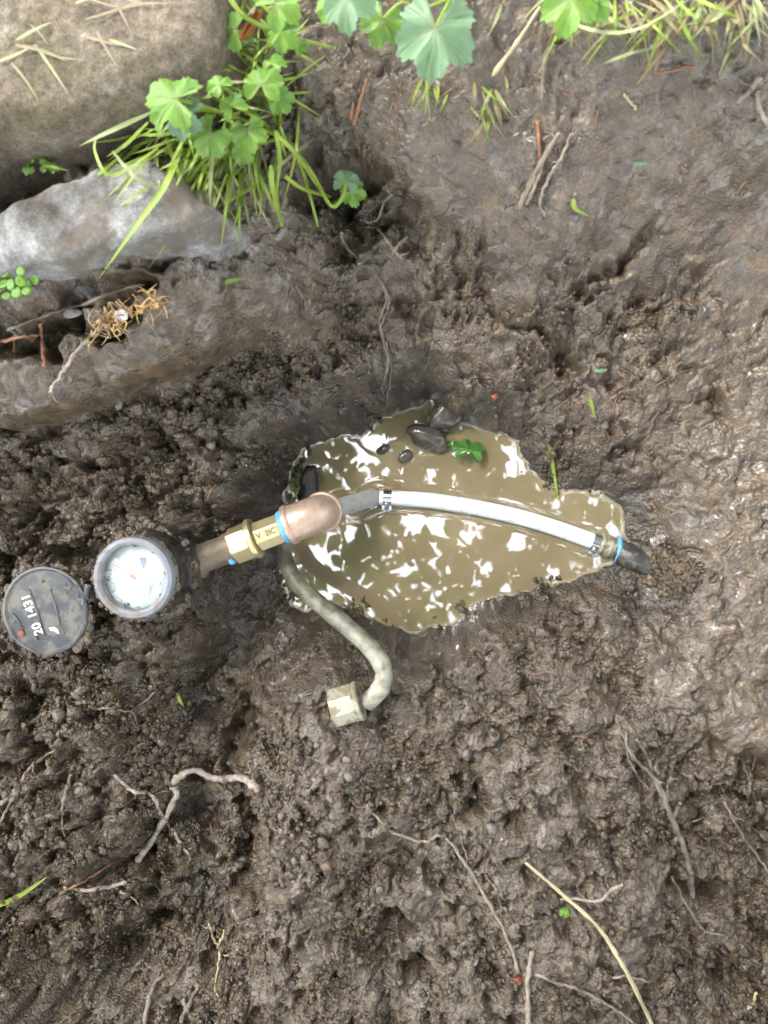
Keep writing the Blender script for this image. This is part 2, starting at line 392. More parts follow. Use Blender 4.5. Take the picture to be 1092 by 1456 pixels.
# ------------------------------------------------------------------ terrain
CTRL = [
 (285,985,.035,.6,.3,0),(292,1150,.04,.7,.2,0),(298,1250,.035,.6,.2,0),(240,1330,.04,.7,.2,0),(120,1330,.055,.8,.2,0),(352,1190,.085,.7,.2,.4),(405,1090,.105,.65,.2,.7),(60,1370,.07,.8,.2,0),  # photograph px, py, level z, roughness, wetness, greyness
 (-150,-150,0.3,0.3,0.1,0.6),(0,0,0.27,0.3,0.1,0.6),(200,0,0.27,0.3,0.1,0.6),(420,60,0.25,0.3,0.1,0.7),(600,50,0.26,0.3,0.15,0.8),(800,50,0.27,0.25,0.15,0.8),(1000,50,0.28,0.3,0.1,0.8),(1200,-60,0.3,0.3,0.1,0.8),
 (420,200,0.225,0.45,0.15,0.8),(600,200,0.22,0.15,0.25,0.9),(800,200,0.23,0.25,0.2,0.9),(950,180,0.235,0.2,0.2,0.9),(1080,200,0.23,0.3,0.2,0.8),
 (480,280,0.17,0.7,0.1,0.5),(600,320,0.17,0.35,0.25,0.8),(680,270,0.185,0.08,0.35,0.9),(760,340,0.185,0.15,0.3,0.9),(900,300,0.18,0.1,0.35,0.9),(1080,330,0.16,0.06,0.6,0.8),
 (100,410,0.25,0.3,0.1,0.6),(300,360,0.23,0.4,0.15,0.7),(400,400,0.19,0.35,0.2,0.6),(250,440,0.22,0.16,0.2,0),(60,560,0.205,0.16,0.2,0),(200,510,0.205,0.16,0.25,0),(380,440,0.19,0.16,0.3,0),(0,440,0.25,0.4,0.1,0),
 (60,660,0.14,1,0.2,0.4),(200,600,0.14,1,0.2,0.4),(320,560,0.13,0.9,0.3,0),(400,510,0.125,0.8,0.35,0),
 (500,440,0.13,0.5,0.3,0.6),(650,400,0.13,0.75,0.3,0.6),(800,430,0.13,0.6,0.4,0.6),(950,430,0.12,0.55,0.375,0.35),(1080,470,0.11,0.27,0.525,0.35),
 (455,575,0.13,0.45,0.3,0.3),(500,555,0.125,0.45,0.3,0.4),(620,520,0.1,0.4,0.3,0.6),(750,560,0.075,0.5,0.35,0.6),(850,590,0.07,0.45,0.5,0.6),(950,580,0.08,0.27,0.525,0.35),(1080,600,0.09,0.27,0.675,0.35),
 (300,660,0.135,0.9,0.35,0.3),(360,610,0.16,0.8,0.3,0.3),(385,670,0.15,0.6,0.2,0.2),(378,730,0.12,0.5,0.2,0.2),
 (790,660,0.022,0.7,0.7,0.4),(850,670,0.028,0.6,0.6,0.6),(930,700,0.05,0.24,0.525,0.35),(1000,740,0.06,0.24,0.675,0.35),(1080,780,0.08,0.24,0.75,0.35),
 (960,824,0.062,0.3,0.45,0.35),(925,770,0.028,0.36,0.7,0.6),(912,840,0.03,0.5,0.5,0.9),(910,755,0.02,0.36,0.8,0.3),(940,830,0.03,0.3,0.45,0.35),(880,850,0.04,0.5,0.4,0.7),(800,880,0.06,0.5,0.25,0.5),
 (100,760,0.13,1,0.2,0.5),(30,700,0.14,1,0.2,0.5),(-100,850,0.14,1,0.2,0.5),(30,960,0.12,1,0.25,0),(150,930,0.115,1,0.3,0.2),(245,900,0.1,0.7,0.5,0.1),
 (330,850,0.022,0.4,0.35,0),(370,800,0.035,0.4,0.3,0.2),(335,915,0.03,0.4,0.35,0),(420,905,0.045,0.35,0.3,0.2),
 (500,920,0.07,0.4,0.25,0.5),(600,940,0.085,0.405,0.2,0.85),(700,910,0.08,0.5,0.2,0.5),(800,940,0.065,0.495,0.3,0.85),
 (450,1000,0.1,0.54,0.2,0.85),(550,1010,0.095,0.585,0.2,0.85),(700,1000,0.085,0.585,0.2,0.85),(850,1000,0.075,0.585,0.4,0.85),(1000,930,0.07,0.24,0.637,0.35),(1080,1000,0.08,0.24,0.675,0.35),
 (305,1020,0.045,0.75,0.3,0),(200,1050,0.11,0.95,0.3,0),(80,1080,0.11,0.95,0.25,0),(80,1230,0.1,0.9,0.2,0),(200,1270,0.06,0.8,0.2,0),(170,1370,0.055,0.7,0.2,0),(20,1430,0.12,0.9,0.2,0),(-100,1200,0.11,0.9,0.2,0),
 (410,1150,0.115,0.585,0.2,0.85),(550,1150,0.115,0.63,0.2,0.85),(700,1150,0.11,0.675,0.2,0.85),(850,1130,0.1,0.675,0.3,0.85),(1000,1120,0.065,0.8,0.4,0.4),(1080,1130,0.055,0.8,0.5,0.4),(1080,1060,0.09,0.18,0.675,0.35),
 (450,1310,0.11,0.675,0.2,0.85),(560,1350,0.085,0.63,0.2,0.85),(480,1430,0.12,0.765,0.2,0.85),(650,1430,0.12,0.72,0.2,0.85),(750,1300,0.12,0.63,0.25,0.85),(900,1280,0.12,0.54,0.25,0.85),(1010,1390,0.085,0.75,0.3,0.4),(1080,1320,0.075,0.8,0.4,0.4),(350,1430,0.1,0.75,0.2,0.3),(820,1440,0.13,0.63,0.2,0.85),(1200,1500,0.12,0.7,0.3,0.4),(1200,800,0.1,0.24,0.675,0.35),(540,1600,0.14,0.72,0.2,0.85),(-100,1550,0.14,0.8,0.2,0),
]
cp = np.array(CTRL, float)
cw = np.array([P(a, b, z)[:2] for a, b, z in cp[:, :3]])
zc = cp[:, 2]
def tps_fit(x, y):
    d = np.linalg.norm(x[:, None] - x[None], axis=2); k = np.where(d > 0, d * d * np.log(d + 1e-12), 0)
    n = len(x); A = np.zeros((n + 3, n + 3)); A[:n, :n] = k + np.eye(n) * 2e-4
    A[:n, n] = 1; A[:n, n + 1:] = x; A[n, :n] = 1; A[n + 1:, :n] = x.T
    return np.linalg.solve(A, np.concatenate([y, np.zeros(3)]))
TW = tps_fit(cw, zc)
def base_fields(X, Y):
    shp = X.shape; q = np.stack([X.ravel(), Y.ravel()], 1); n = len(cw)
    qx, qy = q[:, 0].copy(), q[:, 1].copy()
    h = np.full(len(q), TW[n]) + q @ TW[n + 1:]
    acc = np.zeros((3, len(q))); ws = np.zeros(len(q)) + 1e-12
    for i in range(n):
        d2 = (qx - cw[i, 0]) ** 2 + (qy - cw[i, 1]) ** 2
        h += TW[i] * .5 * d2 * np.log(d2 + 1e-12)
        w = 1 / (d2 + .0004) ** 2
        ws += w
        for c_ in range(3): acc[c_] += w * cp[i, 3 + c_]
    return h.reshape(shp), np.ascontiguousarray((acc / ws).T).reshape(shp + (3,))

# non-uniform grid: fine where the lens looks, growing outward to the horizon
def axis(lo, hi, step, far):
    core = list(np.arange(lo, hi, step)); out = core[:]; s = step
    x = core[-1]
    while x < far: s *= 1.09; x += s; out.append(x)
    s = step; x = core[0]; left = []
    while x > -far: s *= 1.09; x -= s; left.append(x)
    return np.array(left[::-1] + out)
cx0, cx1 = P(-30, 728, .1).x, P(1122, 728, .02).x
cy0, cy1 = P(546, 1490, .08).y, P(546, -20, .2).y
AX = axis(cx0, cx1, .00145, 60); AY = axis(cy0, cy1, .00145, 60)
X, Y = np.meshgrid(AX, AY)
Z0, F = base_fields(X, Y)
R2 = np.hypot(X + .08, Y + .05)
far = sstep(.62, 1.0, R2)
Z0 = np.clip(Z0, 0, .32) * (1 - far) + .27 * far
for k in range(3): F[..., k] = F[..., k] * (1 - far) + (.6, .0, .4)[k] * far
ROUGH, WET, GREY = F[..., 0], F[..., 1], F[..., 2]
wx = X + .006 * fbm(X / .03, Y / .03, 301, 3); wy = Y + .006 * fbm(X / .03, Y / .03, 401, 3)

def seg_dist(pts, X, Y):
    """distance to polyline, and parameter along it 0..1, and signed side"""
    best = np.full(X.shape, 1e9); par = np.zeros(X.shape); side = np.zeros(X.shape)
    n = len(pts) - 1
    for i in range(n):
        ax, ay = pts[i][:2]; bx, by = pts[i + 1][:2]; dx, dy = bx - ax, by - ay; L = dx * dx + dy * dy
        t = np.clip(((X - ax) * dx + (Y - ay) * dy) / L, 0, 1)
        ex, ey = X - ax - t * dx, Y - ay - t * dy; d = np.hypot(ex, ey); m = d < best
        best = np.where(m, d, best); par = np.where(m, (i + t) / n, par)
        side = np.where(m, np.sign(dx * ey - dy * ex), side)
    return best, par, side
def pp(lst, z): return [P(a, b, z) for a, b in lst]

# lower edge of the smooth muddy ledge: a sharp little cliff
d, par, side = seg_dist(pp([(-200, 680), (0, 622), (90, 600), (180, 572), (270, 528), (340, 500), (410, 470)], .16), wx, wy)
sd = d * side; fade = 1 - sstep(.8, 1.0, par)
Z0 = Z0 + fade * (.026 * sstep(-.003, .010, sd) * np.exp(-np.clip(sd, 0, 1) / .12) - .022 * np.exp(-np.clip(-sd, 0, 1) / .02) * (sd < 0.003))
ROUGH[...] = np.where((sd > 0) & (sd < .05) & (par < .9), ROUGH * .75, ROUGH)
WN1 = .014 * fbm(X / .045, Y / .045, 2301, 3, .6); WN2 = .014 * fbm(X / .045, Y / .045, 2401, 3, .6); WN3 = .9 * fbm(X / .03, Y / .03, 2501, 2)
def trough(lst, z, depth, w, e0=.08, e1=.92):
    global Z0
    d, par, s = seg_dist(pp(lst, z), wx + WN1, wy + WN2)
    Z0 = Z0 - depth * np.clip(.75 + WN3, .15, 1.4) * np.exp(-(d / w) ** 2) * sstep(-.01, e0, par) * (1 - sstep(e1, 1.01, par))
trough([(-120, 520), (0, 490), (60, 480), (130, 455), (200, 430), (240, 405)], .23, .038, .012)
trough([(-120, 310), (0, 268), (60, 245), (130, 218), (215, 195)], .27, .06, .016)
trough([(150, 388), (250, 352), (330, 338)], .25, .02, .006)
trough([(340, 990), (320, 1060), (345, 1150), (350, 1230), (335, 1300)], .08, .03, .014)
trough([(410, 640), (460, 600), (520, 560)], .05, .012, .012)
trough([(440, 240), (490, 275), (520, 330)], .2, .035, .022)
trough([(500, 260), (560, 300), (610, 310)], .2, .025, .014)
trough([(540, 1310), (570, 1350), (600, 1390)], .1, .03, .016)
trough([(1000, 1060), (1060, 1090), (1120, 1120)], .07, .02, .016)
trough([(1010, 1360), (1050, 1400), (1080, 1450)], .08, .025, .02)
trough([(120, 660), (180, 640), (250, 620)], .13, .02, .010)
trough([(280, 625), (310, 640), (330, 665)], .12, .025, .012)
trough([(880, 640), (900, 690), (935, 740)], .04, .012, .010)
trough([(950, 490), (985, 520), (1050, 610)], .09, .012, .008)
trough([(830, 400), (870, 375), (940, 320)], .16, .022, .007)
trough([(700, 455), (770, 470), (830, 520)], .12, .02, .007)
trough([(560, 420), (640, 410), (700, 390)], .13, .014, .008)
trough([(210, 1330), (150, 1390), (60, 1420)], .09, .03, .018)
trough([(230, 1200), (190, 1240), (200, 1300)], .09, .025, .014)
trough([(640, 1090), (660, 1110), (680, 1150)], .11, .018, .006)
trough([(950, 1230), (1000, 1280), (1060, 1300)], .1, .025, .012)

# puddle outline at water level
PUD = [(405,700),(412,668),(428,640),(470,622),(520,612),(548,592),(580,576),(610,572),(640,600),(672,606),(705,612),(735,625),(742,655),(760,672),(800,692),(850,705),(885,715),(893,745),(890,775),(875,800),(850,812),(800,828),(750,842),(700,848),(672,862),(650,885),(620,893),(585,899),(545,888),(505,868),(470,856),(440,872),(415,864),(398,835),(402,790),(396,750)]
pw = [P(a, b, 0) for a, b in PUD]
XW = wx * .8 + X * .2 + .0020 * fbm(X / .016, Y / .016, 4101, 2, .45); YW = wy * .8 + Y * .2 + .0020 * fbm(X / .016, Y / .016, 4201, 2, .45)
pdist, _, _ = seg_dist(pw + [pw[0]], XW, YW)
ins = np.zeros(X.shape, bool)
for i in range(len(pw)):
    a, b = pw[i], pw[i - 1]
    c = ((a.y > YW) != (b.y > YW)) & (XW < (b.x - a.x) * (YW - a.y) / (b.y - a.y + 1e-12) + a.x)
    ins ^= c
PD = np.where(ins, -pdist, pdist)
shore = 1 - np.exp(-np.clip(PD, 0, 9) / (.024 + .008 * sstep(P(680, 728, 0).x, P(860, 728, 0).x, X)))
ZB = np.where(ins, -.045 * (1 - np.exp(np.minimum(PD, 0) / .009)) - .0006, Z0 * shore + .0006)
near = np.clip(.15 + shore, .15, 1)
stepx = np.gradient(AX)[None, :] + 0 * X; stepy = np.gradient(AY)[:, None] + 0 * Y
fine = (1 - sstep(.8, 1.6, R2)) * (1 - sstep(.003, .009, np.maximum(stepx, stepy)))          # no fine relief far outside the picture
w2x = wx + .0022 * fbm(X / .006, Y / .006, 731, 2); w2y = wy + .0022 * fbm(X / .006, Y / .006, 831, 2)
patch = sstep(-.30, .42, fbm(X / .07, Y / .07, 1201, 3))          # crumbly patches against smeared ones
def cracks(x, y, cell, seed):
    u = x / cell; v = y / cell; ix = np.floor(u); iy = np.floor(v)
    f1 = np.full(u.shape, 9.); f2 = np.full(u.shape, 9.)
    for dx in (-1, 0, 1):
        for dy in (-1, 0, 1):
            cx = ix + dx; cy = iy + dy
            dd = np.hypot(u - cx - hsh(cx, cy, seed), v - cy - hsh(cx, cy, seed + 1))
            f2 = np.minimum(f2, np.maximum(f1, dd)); f1 = np.minimum(f1, dd)
    return f2 - f1
big = clods(wx, wy, .034, 3); med = clods(w2x, w2y, .0135, 11); sml = clods(w2x, w2y, .0066, 23)
crk = np.exp(-cracks(wx + .004 * fbm(X / .012, Y / .012, 71, 2), wy, .04, 91) / .10) * sstep(.0, .4, gnoise(X / .04, Y / .04, 1301) + .15)
holes = sstep(.22, .6, fbm(wx / .035, wy / .035, 1701, 3, .6))
det = ROUGH * near * fine * (.024 * big + (.35 + .65 * patch) * (.0085 * med + .0044 * sml) - .016 * crk - .016 * holes)
det += near * fine * (.35 + .65 * ROUGH) * .011 * fbm(X / .075, Y / .075, 91, 4, .55)
rid = 1 - np.abs(fbm(w2x / .016, w2y / .016, 1401, 4, .6)) * 1.6
det += near * fine * ROUGH * (.0026 * rid + .0026 * clods(w2x, w2y, .0043, 37) + .0014 * fbm(X / .006, Y / .006, 191, 2))
pock = clods(wx, wy, .009, 57, .55)     # smooth areas: shallow pocks and small lumps
det += (1 - ROUGH) * near * fine * (.0007 * np.maximum(pock, -.1) + .0022 * fbm(wx / .05, wy / .028, 141, 3))
swirl = fbm(wx / .030 + 1.5 * fbm(X / .06, Y / .06, 5, 2), wy / .038, 661, 3, .45)   # wet folded slurry on the right
det += np.clip(WET - .25, 0, 1) * near * fine * .0060 * (fbm(X / .045 + .4 * WN1 / .014, Y / .036, 661, 2, .4) + .55 * np.maximum(clods(wx, wy, .019, 671, .6), -.15)) * (1 - np.exp(-np.clip(PD, 0, 9) / .02))
stp = np.maximum(stepx, stepy)
Zg = ZB + det + far * .03 * fbm(X / 1.3, Y / 1.3, 811, 3) + (1 - fine) * (1 - sstep(.02, .05, stp)) * .012 * fbm(X / .16, Y / .16, 821, 3) + (1 - fine) * (1 - sstep(.06, .15, stp)) * .02 * fbm(X / .5, Y / .5, 831, 2)
# sideways jitter so that lumps overhang a little
jx = .0022 * gnoise(X / .006, Y / .006, 501) * ROUGH * fine; jy = .0022 * gnoise(X / .006, Y / .006, 601) * ROUGH * fine

ny, nx = X.shape
co = np.stack([X + jx, Y + jy, Zg], -1).reshape(-1, 3).astype(np.float32)
idx = np.arange(nx * ny).reshape(ny, nx)
quads = np.stack([idx[:-1, :-1], idx[:-1, 1:], idx[1:, 1:], idx[1:, :-1]], -1).reshape(-1, 4)
def grid_mesh(name, co, quads, mat):
    me = bpy.data.meshes.new(name)
    me.vertices.add(len(co)); me.vertices.foreach_set('co', co.ravel())
    me.loops.add(quads.size); me.loops.foreach_set('vertex_index', quads.ravel().astype(np.int32))
    me.polygons.add(len(quads)); me.polygons.foreach_set('loop_start', np.arange(0, quads.size, quads.shape[1], dtype=np.int32))
    me.polygons.foreach_set('use_smooth', np.ones(len(quads), bool))
    me.update(calc_edges=True); me.materials.append(mat)
    o = bpy.data.objects.new(name, me); COL.objects.link(o); return o
ground = grid_mesh('ground', co, quads, M['mud'])
at = ground.data.color_attributes.new('soil', 'FLOAT_COLOR', 'POINT')
wetn = np.clip(WET * (1 + .5 * fbm(X / .05, Y / .05, 991, 3)), 0, 1)
wetn = np.maximum(wetn, np.exp(-np.clip(PD, 0, 9) / .006) * .7)
at.data.foreach_set('color', np.stack([wetn, np.clip(GREY, 0, 1), ROUGH, np.ones_like(WET)], -1).astype(np.float32).ravel())
clay_shade = np.exp(-(np.clip(PD, 0, 9) / (.028 + .034 * (1 - sstep(P(480, 728, 0).x, P(700, 728, 0).x, X)))) ** 1.5) * .85                     # soaked band round the water, with shade of the pit banks painted in
for (bx, by, bz, br, bs) in ((905, 700, .04, 34, .8), (880, 655, .04, 26, .6), (905, 855, .03, 40, .9), (945, 845, .04, 26, .8), (345, 850, .03, 55, .8), (330, 930, .04, 45, .7), (395, 640, .07, 34, .6), (475, 270, .18, 42, .7), (555, 310, .17, 30, .6), (800, 420, .13, 22, .6), (690, 380, .14, 26, .5), (60, 500, .2, 40, .6), (160, 455, .2, 36, .6), (170, 1340, .06, 75, .75), (295, 1150, .04, 40, .7), (290, 1010, .04, 45, .7), (290, 1260, .04, 40, .7), (60, 1420, .08, 50, .6), (60, 1230, .1, 40, .35), (350, 700, .09, 26, .5), (575, 1350, .09, 30, .4)):  # dark clay and humus spots, also painting shade into hollows and crevices
    q = P(bx, by, bz); clay_shade = np.maximum(clay_shade, bs * np.exp(-(((wx + WN1 - q.x) ** 2 + (wy + WN2 - q.y) ** 2) / mm(br, bz) ** 2) ** 1.2))
clay_shade = np.clip(clay_shade * (1 + .6 * fbm(X / .02, Y / .02, 3301, 3)), 0, 1)
ca = ground.data.attributes.new('clay_shade', 'FLOAT', 'POINT'); ca.data.foreach_set('value', clay_shade.astype(np.float32).ravel())
tag(ground, kind='structure')

AXL, AYL = AX.tolist(), AY.tolist()
Zi = Zg.item
def gz(x, y):
    i = min(max(bisect.bisect_left(AXL, x) - 1, 0), nx - 2); j = min(max(bisect.bisect_left(AYL, y) - 1, 0), ny - 2)
    u = (x - AXL[i]) / (AXL[i + 1] - AXL[i]); v = (y - AYL[j]) / (AYL[j + 1] - AYL[j])
    return (Zi(j, i) * (1 - u) + Zi(j, i + 1) * u) * (1 - v) + (Zi(j + 1, i) * (1 - u) + Zi(j + 1, i + 1) * u) * v
def G(px, py, up=0.0):
    """point on the ground seen at a photograph pixel"""
    z = .15
    for _ in range(12):
        p = P(px, py, z); z = .5 * z + .5 * (max(gz(p.x, p.y), 0.0) + up)
    return P(px, py, z)

# ------------------------------------------------------------------ water with a meniscus at every shore
hx, hy = [(540,707),(590,710),(629,714),(698,726),(766,743),(845,770)], None
HOSE = smooth_path([P(a, b, .004) for a, b in hx], 10)
i0, i1 = np.searchsorted(AX, [P(380, 700, 0).x, P(915, 700, 0).x]); j0, j1 = np.searchsorted(AY, [P(600, 912, 0).y, P(600, 560, 0).y])
sx, sy, sz = X[j0:j1, i0:i1], Y[j0:j1, i0:i1], Zg[j0:j1, i0:i1]
dep = np.clip(-sz, 0, 1)
wz = .0006 * np.exp(-dep / .0022)
hd, _, _ = seg_dist(HOSE[::4] + [HOSE[-1]], sx, sy)
wz += .0008 * np.exp(-np.clip(hd - .0083, 0, 1) / .003) * (hd < .03)
gd, _, _ = seg_dist([P(505, 722, 0), P(537, 706, 0)], sx, sy)
wz += .0009 * np.exp(-np.clip(gd - .0115, 0, 1) / .003) * (gd < .03)
keep = sz < .007
my, mx_ = sx.shape
wi = np.arange(mx_ * my).reshape(my, mx_)
wq = np.stack([wi[:-1, :-1], wi[:-1, 1:], wi[1:, 1:], wi[1:, :-1]], -1).reshape(-1, 4)
wq = wq[keep.ravel()[wq].all(1)]
used, inv = np.unique(wq, return_inverse=True)
water = grid_mesh('puddle_water', np.stack([sx, sy, wz], -1).reshape(-1, 3).astype(np.float32)[used], inv.reshape(-1, 4), M['water'])
tag(water, kind='structure')

# ------------------------------------------------------------------ lumps of soil (uncountable)
def ico(sub):
    bm = bmesh.new(); bmesh.ops.create_icosphere(bm, subdivisions=sub, radius=1)
    v = np.array([p.co[:] for p in bm.verts]); f = np.array([[q.index for q in p.verts] for p in bm.faces]); bm.free(); return v, f
def scatter_lumps(name, n, rmin, rmax, sub, thr, seed, mat, sink=.35, power=2.5, shore_=False):
    r = np.random.default_rng(seed); v0, f0 = ico(sub); N = n * (14 if not shore_ else 80)
    x = r.uniform(AX[0], AX[-1], 1); x0, x1, y0, y1 = cx0 - .02, cx1 + .02, cy0 - .02, cy1 + .02
    x = r.uniform(x0, x1, N); y = r.uniform(y0, y1, N)
    i = np.clip(np.searchsorted(AX, x) - 1, 0, nx - 2); j = np.clip(np.searchsorted(AY, y) - 1, 0, ny - 2); z = Zg[j, i]
    ok = ((z > .004) & (PD[j, i] > .004) if not shore_ else (PD[j, i] > -.012) & (PD[j, i] < .010) & (gnoise(x / .03, y / .03, 77) > -.1)) & (r.random(N) < np.clip((ROUGH[j, i] - thr) / (1 - thr), 0, 1) * (.05 + .95 * patch[j, i] ** 2))
    x, y, z = x[ok][:n], y[ok][:n], z[ok][:n]; m = len(x)
    s = rmin + (rmax - rmin) * r.random(m) ** power
    q, _ = np.linalg.qr(r.normal(size=(m, 3, 3)))
    V = np.repeat(v0[None], m, 0)
    for _ in range(3):
        dd = r.normal(size=(m, 3)); V = V * (1 + .20 * np.sin(np.einsum('vk,mk->mv', v0, dd) * 1.7 + r.uniform(0, 6, (m, 1))))[..., None]
    V = V * (1 + .13 * r.normal(size=(m, len(v0), 1))) * r.uniform(.6, 1.25, (m, 1, 3))
    V = np.einsum('mvk,mkl->mvl', V, q) * s[:, None, None] + np.stack([x, y, np.maximum(z, -.0005 if shore_ else -9) + s * (1 - 2 * sink) * .7], -1)[:, None]
    F_ = (f0[None] + (np.arange(m) * len(v0))[:, None, None]).reshape(-1, 3)
    return grid_mesh(name, V.reshape(-1, 3).astype(np.float32), F_, mat)
o = scatter_lumps('soil_crumbs', 25000, .0009, .0034, 1, .3, 5, M['crumb'], .42); tag(o, 'loose crumbs of dark wet soil strewn over the rough mud', 'soil', kind='stuff')
o = scatter_lumps('soil_clods', 1800, .003, .007, 2, .45, 6, M['crumb'], .55); tag(o, 'larger wet clods of brown soil half sunk in the mud', 'soil', kind='stuff')
o = scatter_lumps('shore_crumbs', 900, .0012, .0042, 2, -1.0, 8, M['crumb'], .5, 2, True); tag(o, 'wet crumbs of soil along the waterline of the puddle', 'soil', kind='stuff')
# ------------------------------------------------------------------ kerb stones
def poly_sd(pw, X, Y):
    d, _, _ = seg_dist(list(pw) + [pw[0]], X, Y); ins = np.zeros(X.shape, bool)
    for i in range(len(pw)):
        a, b = pw[i], pw[i - 1]
        ins ^= ((a.y > Y) != (b.y > Y)) & (X < (b.x - a.x) * (Y - a.y) / (b.y - a.y + 1e-12) + a.x)
    return np.where(ins, d, -d)
def stone_block(name, outline, zt, zb, round_, slope, mat, label, seed, rough=.002):
    w = [P(a, b, zt) for a, b in outline]
    x0, x1 = min(p.x for p in w) - .05, max(p.x for p in w) + .05; y0, y1 = min(p.y for p in w) - .05, max(p.y for p in w) + .05
    gx, gy = np.meshgrid(np.arange(x0, x1, .0028), np.arange(y0, y1, .0028))
    qx = gx + .003 * fbm(gx / .05, gy / .05, seed, 3); qy = gy + .003 * fbm(gx / .05, gy / .05, seed + 9, 3)
    sd = poly_sd(w, qx, qy)
    t = np.clip(1 - sd / round_, 0, 1)
    top = zt - round_ * .55 * t ** 2.4
    side = np.clip(-sd, 0, None)
    z = top - side / slope
    z += rough * (fbm(gx / .03, gy / .03, seed + 20, 5, .6)) + rough * .8 * np.minimum(clods(gx, gy, .02, seed + 30, .4), .2)
    z = np.maximum(z, zb)
    keep = z > zb + 1e-4
    n = gx.shape; wi = np.arange(gx.size).reshape(n)
    q = np.stack([wi[:-1, :-1], wi[:-1, 1:], wi[1:, 1:], wi[1:, :-1]], -1).reshape(-1, 4)
    q = q[keep.ravel()[q].any(1)]; used, inv = np.unique(q, return_inverse=True)
    c = np.stack([gx, gy, z], -1).reshape(-1, 3)[used]
    o0 = np.array([w[0].x, w[0].y, zb])
    o = grid_mesh(name, (c - o0).astype(np.float32), inv.reshape(-1, 4), mat)
    o.location = o0; tag(o, label, 'stone', 'kerb stones in the upper left'); return o
stone_block('kerb_stone', [(-260, -200), (285, -200), (302, -20), (300, 45), (272, 80), (200, 112), (110, 140), (0, 172), (-260, 250)], .335, .2, .020, .22, M['stone'],
            'large mossy brown stone block filling the upper left corner', 40, .003)
stone_block('kerb_stone', [(-260, 395), (0, 296), (55, 268), (140, 236), (205, 224), (255, 255), (298, 298), (262, 322), (140, 352), (40, 378), (-260, 460)], .30, .2, .009, .12, M['concrete'],
            'pale grey concrete kerb slab below the mossy stone block', 60, .0025)

# ------------------------------------------------------------------ water meter
ZM = .168
mc = P(188, 822, ZM)
meter = empty('water_meter', (mc.x, mc.y, .06))
tag(meter, 'round black water meter with white dial and opened dark lid, set in soil', 'water meter')
b = MB(); lathe(b, [(.040, .03), (.046, .05), (.048, .085), (.047, .115), (.044, .128), (.041, .133), (.041, .1515)], (mc.x, mc.y, 0), seg=56)
for a in range(10):
    an = a * PI / 5 + .2
    p = Vector((mc.x + .0455 * math.cos(an), mc.y + .0455 * math.sin(an), .09))
    tube(b, [p + Vector((0, 0, -.03)), p + Vector((0, 0, .03))], .0032, 8)
body = b.build('body', M['meter_black'], meter, angle=45, origin=(mc.x, mc.y, .06))
b = MB(); lathe(b, [(.0402, .150), (.0402, .164), (.0388, .1675), (.0350, .168), (.0322, .1665), (.0318, .160), (.0318, .152), (.036, .150)], (mc.x, mc.y, 0), seg=64, closed=True)
b.build('dial_rim', M['meter_rim'], meter, angle=35, origin=(mc.x, mc.y, .15))
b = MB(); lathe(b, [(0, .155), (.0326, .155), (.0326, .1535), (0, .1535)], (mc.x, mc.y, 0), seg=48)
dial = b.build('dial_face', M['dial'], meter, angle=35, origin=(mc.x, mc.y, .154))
def at_dial(px, py, z=.1553):
    return P(px, py, z)
def ring(mb, c, r, w, z0, seg=24):
    lathe(mb, [(r, 0), (r, .0004), (r - w, .0004), (r - w, 0)], (c.x, c.y, z0), seg=seg, closed=True)
for (px, py, r) in ((150, 817, .0045), (158, 835, .005), (198, 843, .0045), (205, 835, .0075), (180, 865, .004), (168, 855, .004), (222, 830, .0045)):
    b = MB(); ring(b, at_dial(px, py), r, .0007, .1551); b.build('register_ring', M['grey_print'], dial, origin=at_dial(px, py))
def slab(mb, pts, z0, th):
    n = len(pts); v = [(p.x, p.y, z0 + th) for p in pts] + [(p.x, p.y, z0) for p in pts]
    f = [tuple(range(n))] + [tuple(range(2 * n - 1, n - 1, -1))] + [(i, n + i, n + (i + 1) % n, (i + 1) % n) for i in range(n)]
    if sum((pts[i].x * pts[(i + 1) % n].y - pts[(i + 1) % n].x * pts[i].y) for i in range(n)) < 0: f = [tuple(reversed(q)) for q in f]
    mb.add(v, f)
b = MB(); slab(b, [at_dial(*q) for q in ((157, 799), (172, 806.5), (188, 817), (195, 821), (193, 825), (187, 822), (171, 809))], .1552, .0008)
b.build('needle', M['red'], dial, smooth=False, origin=at_dial(185, 815))
b = MB(); slab(b, [at_dial(*q) for q in ((199, 793), (207, 793), (208, 800), (204, 810), (200, 800))], .1552, .0007)
b.build('pointer', M['blue'], dial, smooth=False, origin=at_dial(203, 800))
b = MB(); lathe(b, [(.0319, .1590), (.025, .1600), (.012, .1606), (.0002, .1608)], (mc.x, mc.y, 0), seg=48, caps=False)
b.build('dial_glass', M['glass'], meter, origin=(mc.x, mc.y, .159))
# outlet neck of the meter
ax_a, ax_b = P(292, 797, .092), P(345, 772, .092)
AXD = (P(440, 741, .092) - P(300, 795, .092)).normalized()
NUTC = P(347, 771, .092)
b = MB(); lathe(b, [(.0205, -.058), (.020, -.052), (.0155, -.046), (.0150, -.022), (.0165, -.020), (.0165, -.006), (.0125, -.004)], NUTC, AXD, 32)
b.build('outlet_neck', M['old_bronze'], meter, angle=40, origin=NUTC - AXD * .04)
